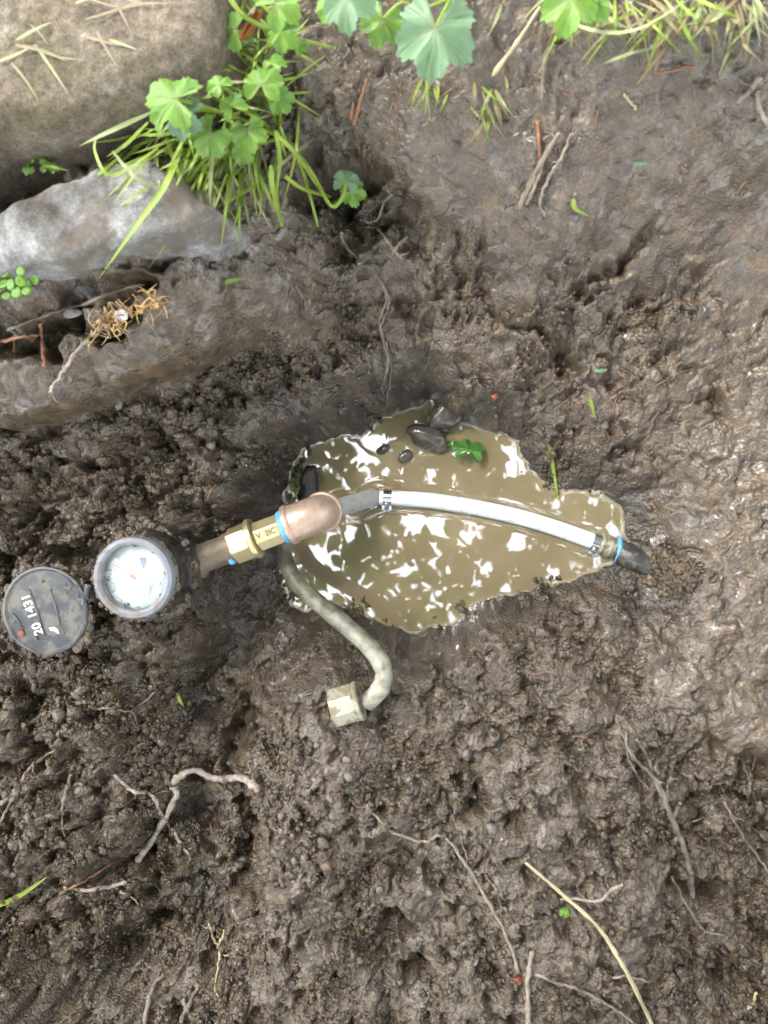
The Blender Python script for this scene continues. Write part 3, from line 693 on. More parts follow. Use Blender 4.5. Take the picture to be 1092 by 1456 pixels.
# opened lid beside the dial
ZL = .160
lc = P(65, 868, ZL)
b = MB(); lathe(b, [(.0405, -.006), (.0432, -.005), (.0438, -.001), (.0432, .0015), (.0412, .0022), (.0400, .0008), (.039, 0), (.025, .0010), (0, .0014)], (lc.x, lc.y, ZL), seg=64)
lid = b.build('lid', M['lid'], meter, angle=40, origin=lc)
def at_lid(u, v, z=ZL + .0016):   # u, v in the zoomed crop of the lid (1092 px = 140 px)
    return P(u * 140 / 1092, 790 + v * 140 / 1092, z)
for a, c_ in (((320, 370), (500, 880)), ((560, 380), (670, 770))):
    b = MB(); tube(b, [at_lid(*a), at_lid((a[0] + c_[0]) / 2 + 8, (a[1] + c_[1]) / 2), at_lid(*c_)], [.0004, .0010, .0005], 6); b.build('rib', M['lid'], lid, origin=at_lid(*a))
b = MB(); tube(b, [at_lid(140, 640), at_lid(185, 700), at_lid(240, 800)], [.0005, .0009, .0005], 6); b.build('rib', M['lid'], lid, origin=at_lid(140, 640))
for q in ((745, 325), (890, 450)):
    b = MB(); ring(b, at_lid(*q), .0044, .0018, ZL + .0006, 16); b.build('stud', M['lid'], lid, angle=40, origin=at_lid(*q))
b = MB(); lathe(b, [(.0032, 0), (.0032, .0006), (.0022, .0010), (0, .0011)], at_lid(238, 862, ZL + .0012), seg=12)
b.build('seal_dot', M['terracotta'], lid, origin=at_lid(238, 862))
b = MB(); slab(b, [at_lid(*q) for q in ((545, 800), (600, 790), (640, 820), (655, 870), (600, 835), (560, 830))], ZL + .0012, .0008); b.build('scratch', M['white_paint'], lid, smooth=False, origin=at_lid(600, 820))
def text_mesh(txt, size, mat, parent, loc, rot, name='lettering', extrude=.0003):
    cu = bpy.data.curves.new('t', 'FONT'); cu.body = txt; cu.size = size; cu.extrude = extrude; cu.offset = size * .018
    cu.align_x = 'CENTER'; cu.align_y = 'CENTER'
    to = bpy.data.objects.new('t', cu); COL.objects.link(to)
    dg = bpy.context.evaluated_depsgraph_get(); me = bpy.data.meshes.new_from_object(to.evaluated_get(dg))
    bpy.data.objects.remove(to); bpy.data.curves.remove(cu)
    me.materials.clear(); me.materials.append(mat)
    o = bpy.data.objects.new(name, me); COL.objects.link(o); o.parent = parent
    o.location = Vector(loc) - parent_origin(parent); o.rotation_euler = rot; return o
p1, p2 = at_lid(430, 850, ZL + .0021), at_lid(290, 450, ZL + .0021)
tang = math.atan2(p2.y - p1.y, p2.x - p1.x)
text_mesh('20', .0125, M['white_paint'], lid, at_lid(418, 812, ZL + .0021), (0, 0, tang))
text_mesh('1431', .0125, M['white_paint'], lid, at_lid(328, 562, ZL + .0021), (0, 0, tang))
hp = P(125, 845, .158)
b = MB(); tube(b, [hp + Vector((-.004, -.010, 0)), hp + Vector((.001, .010, 0))], .0035, 12); b.build('hinge', M['lid'], meter, angle=40, origin=hp)

def caked(parent, cx, cy, z, R_, n, seed, a0=0, a1=2 * PI, smin=.0016, smax=.0042):
    r = np.random.default_rng(seed); v0, f0 = ico(2); V = []; F_ = []
    for k in range(n):
        an = r.uniform(a0, a1); s_ = smin + (smax - smin) * r.random() ** 2; rr_ = R_ + r.normal() * .0018
        v = v0 * (1 + .25 * np.sin(v0 @ r.normal(size=3) * 2 + r.uniform(0, 6)))[:, None] * np.array([1.2, 1.2, .6])
        V.append(v * s_ + np.array([cx + rr_ * math.cos(an), cy + rr_ * math.sin(an), z - .001 + r.normal() * .0006])); F_.append(f0 + k * len(v0))
    o0 = Vector((cx, cy, z)); o = grid_mesh('caked_mud', (np.concatenate(V) - np.array(o0[:])).astype(np.float32), np.concatenate(F_), M['crumb'])
    o.parent = parent; o.location = o0 - parent_origin(parent); tag(o, kind='stuff')
caked(meter, mc.x, mc.y, .160, .0405, 90, 1, smax=.0036)
caked(meter, mc.x, mc.y, .1555, .031, 26, 2, smax=.0022)
caked(meter, mc.x, mc.y, .125, .0455, 70, 3, smax=.006)
caked(lid, lc.x, lc.y, ZL - .002, .0435, 110, 4, smax=.005)
caked(lid, lc.x, lc.y, ZL + .0012, .028, 22, 5, smax=.0016)
# ------------------------------------------------------------------ brass fitting with elbow
fit = empty('pipe_fitting', NUTC)
tag(fit, 'new brass union nut and octagonal tailpiece ending in a bronze elbow above the puddle', 'pipe fitting')
b = MB(); lathe(b, [(.0172, -.0145), (.0198, -.0125), (.0198, .0070), (.0180, .0085)], NUTC, AXD, 6, phase=.35)
nut = b.build('union_nut', M['brass'], fit, smooth=False, origin=NUTC)
bv = nut.modifiers.new('bevel', 'BEVEL'); bv.width = .0012; bv.segments = 2
b = MB(); lathe(b, [(.0150, .0075), (.0212, .0085), (.0218, .0105), (.0212, .0135), (.0150, .0145)], NUTC, AXD, 40)
b.build('nut_flange', M['brass'], fit, angle=40, origin=NUTC)
b = MB(); lathe(b, [(.0120, .013), (.0165, .016), (.0165, .0425), (.0150, .044)], NUTC, AXD, 8, phase=PI / 8)
tail = b.build('tailpiece', M['brass'], fit, smooth=False, origin=NUTC)
bv = tail.modifiers.new('bevel', 'BEVEL'); bv.width = .0007; bv.segments = 2
for e, w in ((.0445, .0172), (.0490, .0176)):
    pass
b = MB(); lathe(b, [(.0150, .0430), (.0172, .0432), (.0177, .0455), (.0173, .0485), (.0150, .0495)], NUTC, AXD, 32)
b.build('thread_tape', M['blue_tape'], fit, angle=50, origin=NUTC)
b = MB(); tube(b, [NUTC + AXD * -.0175 + Vector((.004, -.013, .008)), NUTC + AXD * -.0135 + Vector((.004, -.013, .009))], .0042, 10)
b.build('thread_tape', M['blue_tape'], fit, origin=NUTC)
side_dir = AXD.cross(Vector((0, 0, 1))).normalized()
text_mesh('V  2IC', .0082, M['dark_print'], tail, NUTC + AXD * .029 + Vector((0, 0, .0155)), (0, 0, math.atan2(AXD.y, AXD.x)), extrude=.0003)
# elbow: enters along the axis, bends down
E0 = NUTC + AXD * .0490
down = Vector((0, 0, -1))
TH = math.radians(80)
def elbow_pt(s, straight=.015, R=.0215):
    if s < straight: return E0 + AXD * s, AXD.copy()
    a = min((s - straight) / R, TH)
    c = E0 + AXD * straight + AXD * (R * math.sin(a)) + down * (R * (1 - math.cos(a)))
    tdir = AXD * math.cos(a) + down * math.sin(a)
    extra = s - straight - R * TH
    if extra > 0: c = c + tdir * extra
    return c, tdir
Ltot = .015 + .0215 * TH + .002
path = [elbow_pt(Ltot * i / 22)[0] for i in range(23)]
b = MB(); tube(b, path, [.0186] + [.0194] * 21 + [.0194], 36)
elb = b.build('elbow', M['copper'], fit, angle=50, origin=E0)
b = MB(); lathe(b, [(.0178, .0), (.0206, .0005), (.0214, .003), (.0208, .0062), (.0182, .0075)], E0 - AXD * .0005, AXD, 40)
b.build('collar', M['copper'], elb, angle=60, origin=E0)
pe, te = elbow_pt(Ltot)
b = MB(); lathe(b, [(.0190, -.0026), (.0212, -.0022), (.0222, 0), (.0212, .0022), (.0165, .0024), (.016, -.004)], pe, te, 40, closed=True)
b.build('collar', M['copper'], elb, angle=60, origin=pe)

# ------------------------------------------------------------------ grey pipe, hose, black pipe
gend = P(533, 707, .001); g0 = pe + Vector((0, 0, .004)) - AXD * .004
gp = smooth_path([g0, g0.lerp(gend, .33) + Vector((0, 0, .002)), g0.lerp(gend, .66) + Vector((0, 0, .002)), gend], 8)
b = MB(); tube(b, gp, .0100, 28)
o = b.build('grey_pipe', M['grey_pipe'], None, angle=50, origin=gend); tag(o, 'short grey plastic pipe slanting from the elbow into the puddle', 'pipe')
hose_t = empty('water_hose', HOSE[0]); tag(hose_t, 'white plastic hose with steel clamps lying across the puddle', 'hose')
b = MB(); tube(b, HOSE, .0088, 32); b.build('hose', M['hose'], hose_t, angle=50, origin=HOSE[0])
def clamp(i, toward):
    c = HOSE[i]; d = (HOSE[min(i + 1, len(HOSE) - 1)] - HOSE[max(i - 1, 0)]).normalized(); c = c + d * toward
    b = MB(); lathe(b, [(.0087, -.0045), (.0098, -.0045), (.0098, .0045), (.0087, .0045)], c, d, 36, closed=True)
    cl = b.build('hose_clamp', M['steel'], hose_t, angle=40, origin=c)
    sd_ = d.cross(Vector((0, 0, 1))).normalized()
    p = c + sd_ * .0115 + Vector((0, 0, .004))
    b = MB(); tube(b, [p - d * .0055, p + d * .0055], .0036, 8); b.build('clamp_housing', M['steel'], cl, angle=40, origin=p)
    b = MB(); u = Vector((0, 0, 1)); tube(b, [p + u * .000 - sd_ * .003, p + u * .0055], .0026, 8); b.build('clamp_screw', M['steel'], cl, angle=40, origin=p)
clamp(0, .009); clamp(len(HOSE) - 1, .002)
hd_ = (HOSE[-1] - HOSE[-3]).normalized(); he = HOSE[-1]
b = MB(); lathe(b, [(.009, .006), (.0118, .0065), (.0118, .0095), (.0100, .0105), (.0100, .0120), (.0125, .0125), (.0125, .0185), (.0110, .0195), (.0110, .0265)], he, hd_, 20)
b.build('barb_connector', M['brass_pale'], hose_t, angle=35, origin=he)
tc = he + hd_ * .0265
b = MB(); lathe(b, [(.0115, -.0025), (.0140, -.0018), (.0146, 0), (.0138, .0022), (.0115, .003)], tc, (hd_ + Vector((.10, .12, 0))).normalized(), 24)
b.build('thread_tape', M['blue_tape'], hose_t, angle=60, origin=tc)
bp = smooth_path([he + hd_ * .027, P(898, 793, .010), P(918, 802, .010), P(945, 815, .008), P(980, 832, .004), P(1020, 852, .000)], 8)
b = MB(); tube(b, bp, [.0116] + [.0130] * (len(bp) - 1), 28)
o = b.build('buried_pipe', M['black_pipe'], None, angle=50, origin=bp[0]); tag(o, 'muddy black pipe running from the hose end into the right bank', 'pipe')
r = np.random.default_rng(44); v0, f0 = ico(2); V = []; F_ = []; pe2 = P(950, 817, .026)
for k in range(260):
    t_ = r.random(); s_ = .0018 + .0045 * r.random() ** 2.5; sgn = r.choice([-1, 1]) * r.uniform(0, 1) ** .7
    q = np.array(bp[int(len(bp) * (.38 + .3 * t_))][:]) + np.array([-hd_.y, hd_.x, 0]) * sgn * .022 + np.array([.012 * r.random(), 0, 0])
    zq = max(gz(q[0], q[1]), .004 + .026 * t_ * (1 - abs(sgn) * .5)); q[2] = zq
    v = v0 * (1 + .3 * np.sin(v0 @ r.normal(size=3) * 2 + r.uniform(0, 6)))[:, None] * (1 + .15 * r.normal(size=(len(v0), 1))) * r.uniform(.6, 1.5, 3)
    V.append(v * s_ + q - np.array([0, 0, s_ * .5])); F_.append(f0 + k * len(v0))
o = grid_mesh('mud_heap', np.concatenate(V).astype(np.float32), np.concatenate(F_), M['crumb']); tag(o, 'lumps of dark mud packed round the buried end of the black pipe', 'mud', kind='stuff')
b = MB(); tube(b, [P(538, 693, .013), P(556, 693, .0135), P(570, 692, .012)], .0014, 6)
o = b.build('twig', M['rust_needle'], None, origin=P(538, 693, .013)); tag(o, 'short rust brown twig lying on the clamped end of the white hose', 'twig')

# ------------------------------------------------------------------ old bent pipe with its loose nut
bz = [(402, 752, .035), (404, 790, .045), (420, 826, .060), (452, 857, .078), (490, 888, .095), (520, 915, .108), (540, 940, .116), (546, 962, .118), (538, 983, .116), (521, 1000, .113)]
bpts = smooth_path([P(*q) for q in bz], 6)
bent = empty('bent_pipe', bpts[0]); tag(bent, 'old corroded hook-shaped pipe curling up from the puddle edge with a loose nut', 'pipe')
rr = [.0092 * (1 + .05 * math.sin(i * .9) * math.sin(i * .37)) for i in range(len(bpts))]
b = MB(); tube(b, bpts, rr, 24); b.build('pipe', M['old_pipe'], bent, angle=60, origin=bpts[0])
nc = P(494, 1001, .112); nd = (P(520, 994, .112) - P(470, 1008, .112)).normalized()
b = MB(); lathe(b, [(.0125, -.0155), (.0205, -.0155), (.0205, .0095), (.0188, .0105), (.0140, .0105), (.0125, .0095)], nc, nd, 8, phase=.2, closed=True)
ln = b.build('loose_nut', M['brass_pale'], bent, smooth=False, origin=nc)
bv = ln.modifiers.new('bevel', 'BEVEL'); bv.width = .001; bv.segments = 2
b = MB(); lathe(b, [(.0135, .0095), (.0202, .0100), (.0205, .0125), (.0195, .0140), (.0135, .0140)], nc, nd, 32, closed=True); b.build('nut_rim', M['brass_pale'], ln, angle=50, origin=nc)

# ------------------------------------------------------------------ stones and bark by the water
def pebble_mesh(name, rx, ry, rz, seed, sub=3):
    v, f = ico(sub); r = np.random.default_rng(seed)
    for _ in range(5):
        d = r.normal(size=3); d /= np.linalg.norm(d); v = v * (1 + .10 * np.sin(v @ d * r.uniform(1.5, 4) + r.uniform(0, 6)))[:, None]
    v = v * np.array([rx, ry, rz]); me = bpy.data.meshes.new(name)
    me.from_pydata(v.tolist(), [], f.tolist()); me.polygons.foreach_set('use_smooth', [True] * len(f)); return me
def stone(name, px, py, z, rx, ry, rz, ang, mat, label, seed, cat='stone', group=None):
    me = pebble_mesh(name, rx, ry, rz, seed); me.materials.append(mat)
    o = bpy.data.objects.new(name, me); COL.objects.link(o); o.location = P(px, py, z); o.rotation_euler = (0, 0, math.radians(ang)); tag(o, label, cat, group); return o
stone('wet_stone', 607, 622, .005, .027, .0155, .012, -32, M['wet_stone'], 'dark grey wet stone poking out of the puddle below the rounder one', 3)
stone('wet_stone', 640, 590, .012, .024, .018, .014, 55, M['wet_stone'], 'rounded brown wet stone on the upper shore of the puddle', 4)
bk = stone('bark_chunk', 440, 687, .010, .011, .026, .012, -12, M['wood'], 'black wet chunk of bark floating at the left end of the puddle', 5, 'bark')
r_ = np.random.default_rng(3)
for v_ in bk.data.vertices: v_.co = v_.co * float(1 + .10 * r_.normal()) + Vector((.0015 * math.sin(v_.co.y * 900), 0, 0))
stone('wet_stone', 545, 640, .000, .008, .006, .006, 20, M['wet_stone'], 'small wet stone at the upper shore left of the dark grey one', 8)
stone('wet_stone', 573, 650, .000, .009, .007, .006, 60, M['wet_stone'], 'tiny half-sunk wet stone in the puddle, lowest of the group', 9)

# ------------------------------------------------------------------ roots, twigs, straws
def root_pts(px, up, jit, n=5):
    w = smooth_path([Vector((a, b, 0)) for a, b in px], n + 3); r = random.Random(int(px[0][0] * 7 + px[0][1]))
    out = []
    for i, q in enumerate(w):
        p = G(q.x + r.uniform(-jit, jit), q.y + r.uniform(-jit, jit), up + (.0016 * math.sin(i * .8 + px[0][0]) if jit > .5 else 0)); out.append(p)
    zs = [p.z for p in out]
    for _ in range(3): zs = [max(zs[i] * .4, (zs[max(i - 1, 0)] + 2 * zs[i] + zs[min(i + 1, len(zs) - 1)]) / 4) for i in range(len(zs))]
    return [P(*to_px_s(p), z) for p, z in zip(out, zs)]
def to_px_s(p):
    a, b = to_px(np.array([p.x]), np.array([p.y]), np.array([p.z])); return float(a[0]), float(b[0])
def root(name, paths, mat, label, cat='root', group=None, up=.0028, jit=1.2, pname='branch'):
    """paths: list of (pixel points, radius px start, radius px end)"""
    first = root_pts(paths[0][0], up, jit)
    def one(pts, r0, r1, nm, par):
        n = len(pts); r = random.Random(n * 31 + int(r0 * 10))
        rad = [mm(r0 + (r1 - r0) * i / (n - 1), .1) * (.66 + .42 * r.random() + (.35 if r.random() < .10 else 0)) for i in range(n)]; rad[-1] *= .5; rad[0] *= .75
        b = MB(); tube(b, pts, rad, 8); return b.build(nm, mat, par, origin=pts[0])
    hairs = []
    if cat == 'root':
        r = random.Random(int(paths[0][0][0][0] * 3 + paths[0][0][0][1])); c0 = paths[0][0]
        for _ in range(3 + len(c0) // 2):
            k = r.randrange(len(c0) - 1); t_ = r.random(); x = c0[k][0] * (1 - t_) + c0[k + 1][0] * t_; y = c0[k][1] * (1 - t_) + c0[k + 1][1] * t_
            an = r.uniform(0, 2 * PI); L = r.uniform(10, 30); an2 = an + r.uniform(-.9, .9)
            hairs.append(([(x, y), (x + math.cos(an) * L * .5, y + math.sin(an) * L * .5), (x + math.cos(an) * L * .5 + math.cos(an2) * L * .5, y + math.sin(an) * L * .5 + math.sin(an2) * L * .5)], r.uniform(.8, 1.5), .5))
    paths = list(paths) + hairs
    nb = len(paths) - len(hairs)
    if len(paths) == 1:
        o = one(first, paths[0][1], paths[0][2], name, None); tag(o, label, cat, group); return o
    e = empty(name, first[0]); tag(e, label, cat, group)
    one(first, paths[0][1], paths[0][2], 'main_root' if cat == 'root' else 'stem', e)
    for i_, q in enumerate(paths[1:], 1): one(root_pts(q[0], up if i_ < nb else .0022, jit), q[1], q[2], pname if i_ < nb else 'rootlet', e)
    return e
RP, RW, RM = M['root_pale'], M['root_white'], M['root_muddy']
root('root', [([(195, 1225), (225, 1180), (250, 1132), (247, 1112), (275, 1096), (310, 1108), (345, 1106), (368, 1123)], 5.5, 6)], RW, 'thick hook-shaped pale root with orange tip in the lower left', up=.008)
root('root', [([(163, 1102), (190, 1125), (215, 1130), (230, 1158), (246, 1182), (268, 1215)], 3.5, 3)], RW, 'white muddy root crossing under the thick hook-shaped root', up=.004)
root('root', [([(-8, 1150), (25, 1120), (45, 1090), (78, 1066)], 4, 2), ([(-5, 1180), (15, 1140), (27, 1119)], 3.5, 3)], RP, 'forked pale root at the left edge below the meter')
root('root', [([(102, 1100), (92, 1130), (88, 1165), (92, 1190)], 3, 1.5), ([(62, 1160), (90, 1162)], 2, 2)], RM, 'thin muddy root standing right of the forked root at the left edge')
root('twig', [([(135, 1007), (160, 1008), (185, 1011), (222, 983)], 2, 1.6), ([(185, 1011), (192, 1020), (197, 1038)], 1.6, 1.2)], RP, 'thin Y-shaped twig on the soil below the water meter', 'twig', up=.004)
root('twig', [([(90, 1262), (135, 1265), (180, 1254)], 3, 4)], RW, 'short pale stick lying level near the lower left edge', 'twig', up=.005)
root('twig', [([(85, 1270), (115, 1255), (158, 1228)], 2, 2)], M['rust_needle'], 'thin rust brown twig crossing the short pale stick', 'twig', up=.007)
root('twig', [([(170, 1268), (185, 1275), (198, 1286)], 2.4, 1)], M['straw'], 'frayed straw end right below the short pale stick', 'straw', up=.004)
root('root', [([(297, 1312), (303, 1332), (310, 1345), (312, 1358), (305, 1412)], 2.2, 1.8), ([(318, 1322), (316, 1334), (309, 1346)], 1.8, 1.8), ([(299, 1324), (305, 1336)], 1.4, 1.4)], M['straw'], 'tiny antler-shaped straw coloured root near the bottom left', up=.004)
root('root', [([(520, 1145), (555, 1180), (600, 1197), (630, 1189), (660, 1225), (682, 1262), (720, 1330), (738, 1385)], 2, 3), ([(655, 1190), (662, 1215), (664, 1226)], 1.2, 1.2), ([(690, 1245), (708, 1270), (713, 1305)], 1.3, .8)], RP, 'long thin root winding down the lower middle mud', up=.0032)
root('straw', [([(747, 1226), (800, 1272), (850, 1318), (885, 1372), (905, 1410), (935, 1475)], 2.6, 3.6)], M['straw'], 'long straight pale straw lying across the lower right mud', 'straw', up=.010, jit=.3)
root('root', [([(790, 1280), (812, 1278), (850, 1281), (870, 1266), (886, 1258)], 2.2, 2.6)], RW, 'short whitish root touching the right side of the long straw')
root('root', [([(875, 1020), (900, 1075), (935, 1112), (955, 1165), (975, 1212), (985, 1278)], 2.5, 5), ([(890, 1040), (893, 1075), (908, 1105), (930, 1130)], 2, 2), ([(905, 1050), (922, 1080), (930, 1110), (945, 1140)], 2.5, 3), ([(968, 1140), (960, 1155), (955, 1172)], 3, 3), ([(955, 1105), (948, 1120), (950, 1140)], 2.4, 3), ([(968, 1105), (945, 1112), (935, 1112)], 1, 1.4)], RM, 'long branching muddy root running down the right side', up=.007)
root('root', [([(955, 1245), (975, 1285), (1000, 1322), (1030, 1330)], 2.4, 2)], RM, 'thin bent root below the long branching root', up=.005)
root('root', [([(1055, 1078), (1065, 1110), (1066, 1125), (1060, 1145)], 2, 3), ([(1075, 1075), (1066, 1105)], 1.4, 1.6)], RM, 'small upright forked root near the right edge')
root('root', [([(1030, 1138), (1050, 1180), (1075, 1215), (1100, 1250)], 2.6, 2.4), ([(985, 1168), (1010, 1162), (1035, 1160)], 1.2, 1.2), ([(1040, 1160), (1062, 1170), (1080, 1185)], 1.2, 1)], RM, 'slanting root at the right edge right of the branching root', up=.005)
root('root', [([(757, 1352), (750, 1400), (752, 1470)], 4, 3.6)], RP, 'upright grey root at the bottom edge left of the long straw', up=.008)
root('root', [([(762, 1385), (790, 1397), (825, 1408), (870, 1432), (915, 1466)], 2, 2.4), ([(858, 1392), (890, 1388), (925, 1398)], 1.6, 2)], RP, 'thin curved pale root under the long straw at the bottom', up=.005)
root('root', [([(232, 1385), (215, 1410), (203, 1470)], 2.5, 4), ([(283, 1405), (270, 1425), (252, 1470)], 3, 5), ([(260, 1420), (268, 1440)], 4, 4)], RM, 'cluster of stubby muddy roots at the bottom edge on the left', up=.006)
root('root', [([(1075, 1410), (1070, 1430), (1050, 1440)], 2.4, 1.6)], M['straw'], 'small curled straw coloured root in the lower right corner')
root('root', [([(535, 390), (550, 425), (540, 455), (547, 490), (552, 515), (543, 548)], 2.2, 3), ([(543, 400), (553, 430), (542, 468), (553, 500), (556, 530), (548, 580)], 2, 1.6)], RM, 'braided brown root running down into the puddle from the upper middle', up=.004)
root('root', [([(484, 328), (492, 350), (515, 376)], 2.6, 2)], RP, 'short pale root left of the crossed rootlets above the puddle')
root('root', [([(535, 322), (550, 342), (560, 356), (572, 368)], 2, 2), ([(578, 338), (566, 350), (556, 362)], 2.6, 2)], RP, 'crossed pale rootlets in the dark hollow above the puddle', up=.005)
root('root', [([(557, 276), (545, 290), (540, 308), (528, 316), (512, 312)], 2, 1.6)], RP, 'curled pale rootlet above the crossed rootlets', up=.008)
root('root', [([(795, 188), (765, 238), (738, 298)], 2.5, 4.5), ([(772, 232), (762, 262), (748, 292)], 2, 2.4)], RP, 'thick frayed pale root on the upper right bank', up=.008)
root('root', [([(812, 190), (798, 225), (783, 248), (768, 285), (776, 308)], 2, 2.4)], RP, 'thinner wavy root right of the frayed one on the upper bank', up=.005)
root('straw', [([(768, 10), (735, 60), (700, 108)], 2.2, 2.6)], M['straw'], 'straight pale dry stalk on the upper bank right of the big leaf', 'straw', up=.012, jit=.3)
root('twig', [([(790, 62), (776, 80), (772, 110), (771, 145)], 3, 2)], RM, 'brown bent twig under the upper right lobed leaf', 'twig', up=.008)
root('twig', [([(764, 172), (766, 195), (768, 222)], 3, 3)], M['rust_needle'], 'straight rust red twig above the frayed pale root', 'twig', up=.006, jit=.3)
root('root', [([(1080, 112), (1065, 130), (1048, 148)], 4, 2), ([(1078, 128), (1080, 155), (1094, 182)], 3, 3)], RP, 'stubby forked root at the right edge of the upper bank', up=.006)
root('twig', [([(934, 52), (936, 80), (934, 103), (965, 98), (988, 94)], 3, 1.6)], M['rust_needle'], 'bent rust brown twig among dry grass at the upper right', 'twig', up=.007)
root('twig', [([(522, 112), (512, 145), (503, 180)], 1.8, 2.4)], M['rust_needle'], 'pinkish brown twig below the big lobed leaf, right one of a pair', 'twig', up=.005, jit=.3)
root('twig', [([(503, 146), (498, 172)], 2, 2.4)], M['rust_needle'], 'shorter pinkish brown twig, left one of the pair below the leaf', 'twig', up=.005, jit=.3)
root('root', [([(-6, 488), (25, 480), (55, 476)], 2.4, 2), ([(57, 458), (60, 490), (63, 522)], 3, 2)], M['rust_needle'], 'reddish brown roots in the dark crevice at the left edge', up=.012)
root('root', [([(70, 558), (88, 530), (105, 505), (125, 480)], 2, 3)], RW, 'thin white flecked root on the muddy ledge below the crevice', up=.004)
root('twig', [([(10, 470), (60, 450), (120, 432), (170, 412), (205, 405)], 1.6, 2)], RM, 'long thin twig along the crevice below the pale slab', 'twig', up=.012)
root('twig', [([(418, 405), (432, 425), (436, 440)], 1.6, 1.2)], RM, 'small thin twig on the ledge above the puddle on the left', 'twig')
root('straw', [([(887, 133), (897, 146), (906, 157)], 2, 1.6)], M['straw'], 'tiny yellow straw bit on the upper right bank', 'straw', up=.003)

# orange fibrous tuft in the crevice
tz = G(185, 445, .02); tuft = empty('root_tuft', tz); tag(tuft, 'frayed tuft of orange roots in the crevice below the pale slab', 'root')
r = random.Random(4)
for k in range(80):
    a = r.uniform(0, 1); q0 = (130 + 95 * a + r.uniform(-8, 8), 470 - 45 * a + r.uniform(-10, 10))
    q1 = (q0[0] + r.uniform(-16, 16), q0[1] + r.uniform(-18, 18)); q2 = (q1[0] + r.uniform(-14, 14), q1[1] + r.uniform(-18, 18))
    b = MB(); u = r.uniform(.025, .045); w_ = mm(r.uniform(.6, 1.6), .22)
    z_ = tz.z - .015 + u
    tube(b, smooth_path([P(*q0, z_ - .008), P(*q1, z_ + r.uniform(0, .006)), P(*q2, z_ - .004)], 4), [w_ * (1 - .07 * i) for i in range(9)], 6)
    b.build('fibre', M['root_orange'] if k % 4 else RP, tuft, origin=tz)
stone('pebble', 172, 449, tz.z + .012, .006, .005, .004, 0, M['white_paint'], 'small white pebble sitting in the orange root tuft', 71, 'pebble')
stone('pebble', 102, 447, G(102, 447).z + .012, .009, .004, .004, 15, M['concrete'], 'pale pebble in the crevice left of the orange root tuft', 72, 'pebble')

# ------------------------------------------------------------------ plants
def blade(mb, pts, w, fold=.25, n=6):
    """pts: world points; V-folded tapering ribbon"""
    path, T, N = frames(smooth_path(pts, n)); m = len(path); v = []; f = []
    for i, (p, t) in enumerate(zip(path, T)):
        s = i / (m - 1); ww = w * (min(1, .45 + 2.2 * s)) * (1 - s ** 2.6) + w * .03
        side = t.cross(Vector((0, 0, 1)))
        side = side.normalized() if side.length > 1e-3 else Vector((1, 0, 0))
        up_ = side.cross(t).normalized()
        v += [p - side * ww + up_ * ww * fold, p, p + side * ww + up_ * ww * fold]
    for i in range(m - 1):
        for k in (0, 1): f.append((i * 3 + k, i * 3 + k + 1, i * 3 + k + 4, i * 3 + k + 3))
    mb.add(v, f)
def grass_clump(name, blades, label, group=None, cat='grass'):
    """blades: (pixel path, z list offsets, width px, material)"""
    q = blades[0][0][0]; base = G(*q); e = empty(name, base); tag(e, label, cat, group)
    for path, ups, wpx, mt in blades:
        pts = []
        for (a, c), u in zip(path, ups):
            g_ = G(a, c); z_ = max(g_.z + u, .002); pts.append(P(a, c, z_))
        b = MB(); blade(b, pts, mm(wpx * .8, .25)); b.build('blade', M[mt], e, origin=base)
    return e
def rand_blades(seed, n, cx, cy, sx, sy, dirs, lmin, lmax, wmin, wmax, mats, rise=.05):
    r = random.Random(seed); out = []
    for k in range(n):
        x = cx + r.gauss(0, sx); y = cy + r.gauss(0, sy); a = math.radians(r.uniform(*dirs)); L = r.uniform(lmin, lmax)
        dx, dy = math.cos(a), -math.sin(a); bend = r.uniform(-.25, .25)
        p1 = (x + dx * L * .5 - dy * bend * L * .3, y + dy * L * .5 + dx * bend * L * .3); p2 = (x + dx * L - dy * bend * L, y + dy * L + dx * bend * L)
        u = r.uniform(.4, 1) * rise
        out.append(([(x, y), p1, p2], (0, u, u * r.uniform(.2, .9)), r.uniform(wmin, wmax), r.choice(mats)))
    return out
GM = ['grass', 'grass', 'grass', 'grass_pale']
bl = rand_blades(1, 135, 312, 190, 48, 34, (185, 292), 50, 150, 1.8, 3.8, GM, .045)
bl += [([(262, 200), (236, 262), (195, 320), (138, 400)], (.02, .06, .05, .01), 5.5, 'grass'), ([(225, 210), (160, 250), (135, 215), (140, 190)], (.05, .06, .07, .06), 3, 'grass'),
       ([(160, 215), (190, 250), (222, 266), (260, 272)], (.06, .06, .05, .03), 3, 'grass_pale'), ([(305, 195), (300, 250), (300, 300), (312, 342)], (.03, .05, .04, .01), 3.2, 'grass_pale'),
       ([(385, 235), (388, 270), (400, 322)], (.06, .06, .03), 4.5, 'grass'), ([(215, 160), (150, 190), (112, 208)], (.06, .06, .05), 4, 'grass_pale'), ([(210, 175), (180, 205), (150, 224)], (.06, .06, .05), 4, 'grass')]
grass_clump('grass_clump', bl, 'dense bright grass clump with long drooping blades beside the stones')
bl = rand_blades(2, 84, 340, 100, 34, 40, (-40, 250), 45, 110, 2, 3.4, GM, .05)
grass_clump('grass_clump', bl, 'grass tuft right of the mossy stone around the dead leaf')
bl = rand_blades(3, 18, 695, 140, 12, 14, (240, 310), 28, 60, 2, 3.2, ['grass_pale', 'grass', 'dry_grass'], .03)
grass_clump('grass_clump', bl, 'small half-dry grass tuft below right of the big leaf')
bl = rand_blades(4, 9, 610, 120, 16, 8, (225, 290), 30, 60, 2, 3, ['grass_pale', 'grass'], .03)
grass_clump('grass_clump', bl, 'few short grass blades under the big lobed leaf')
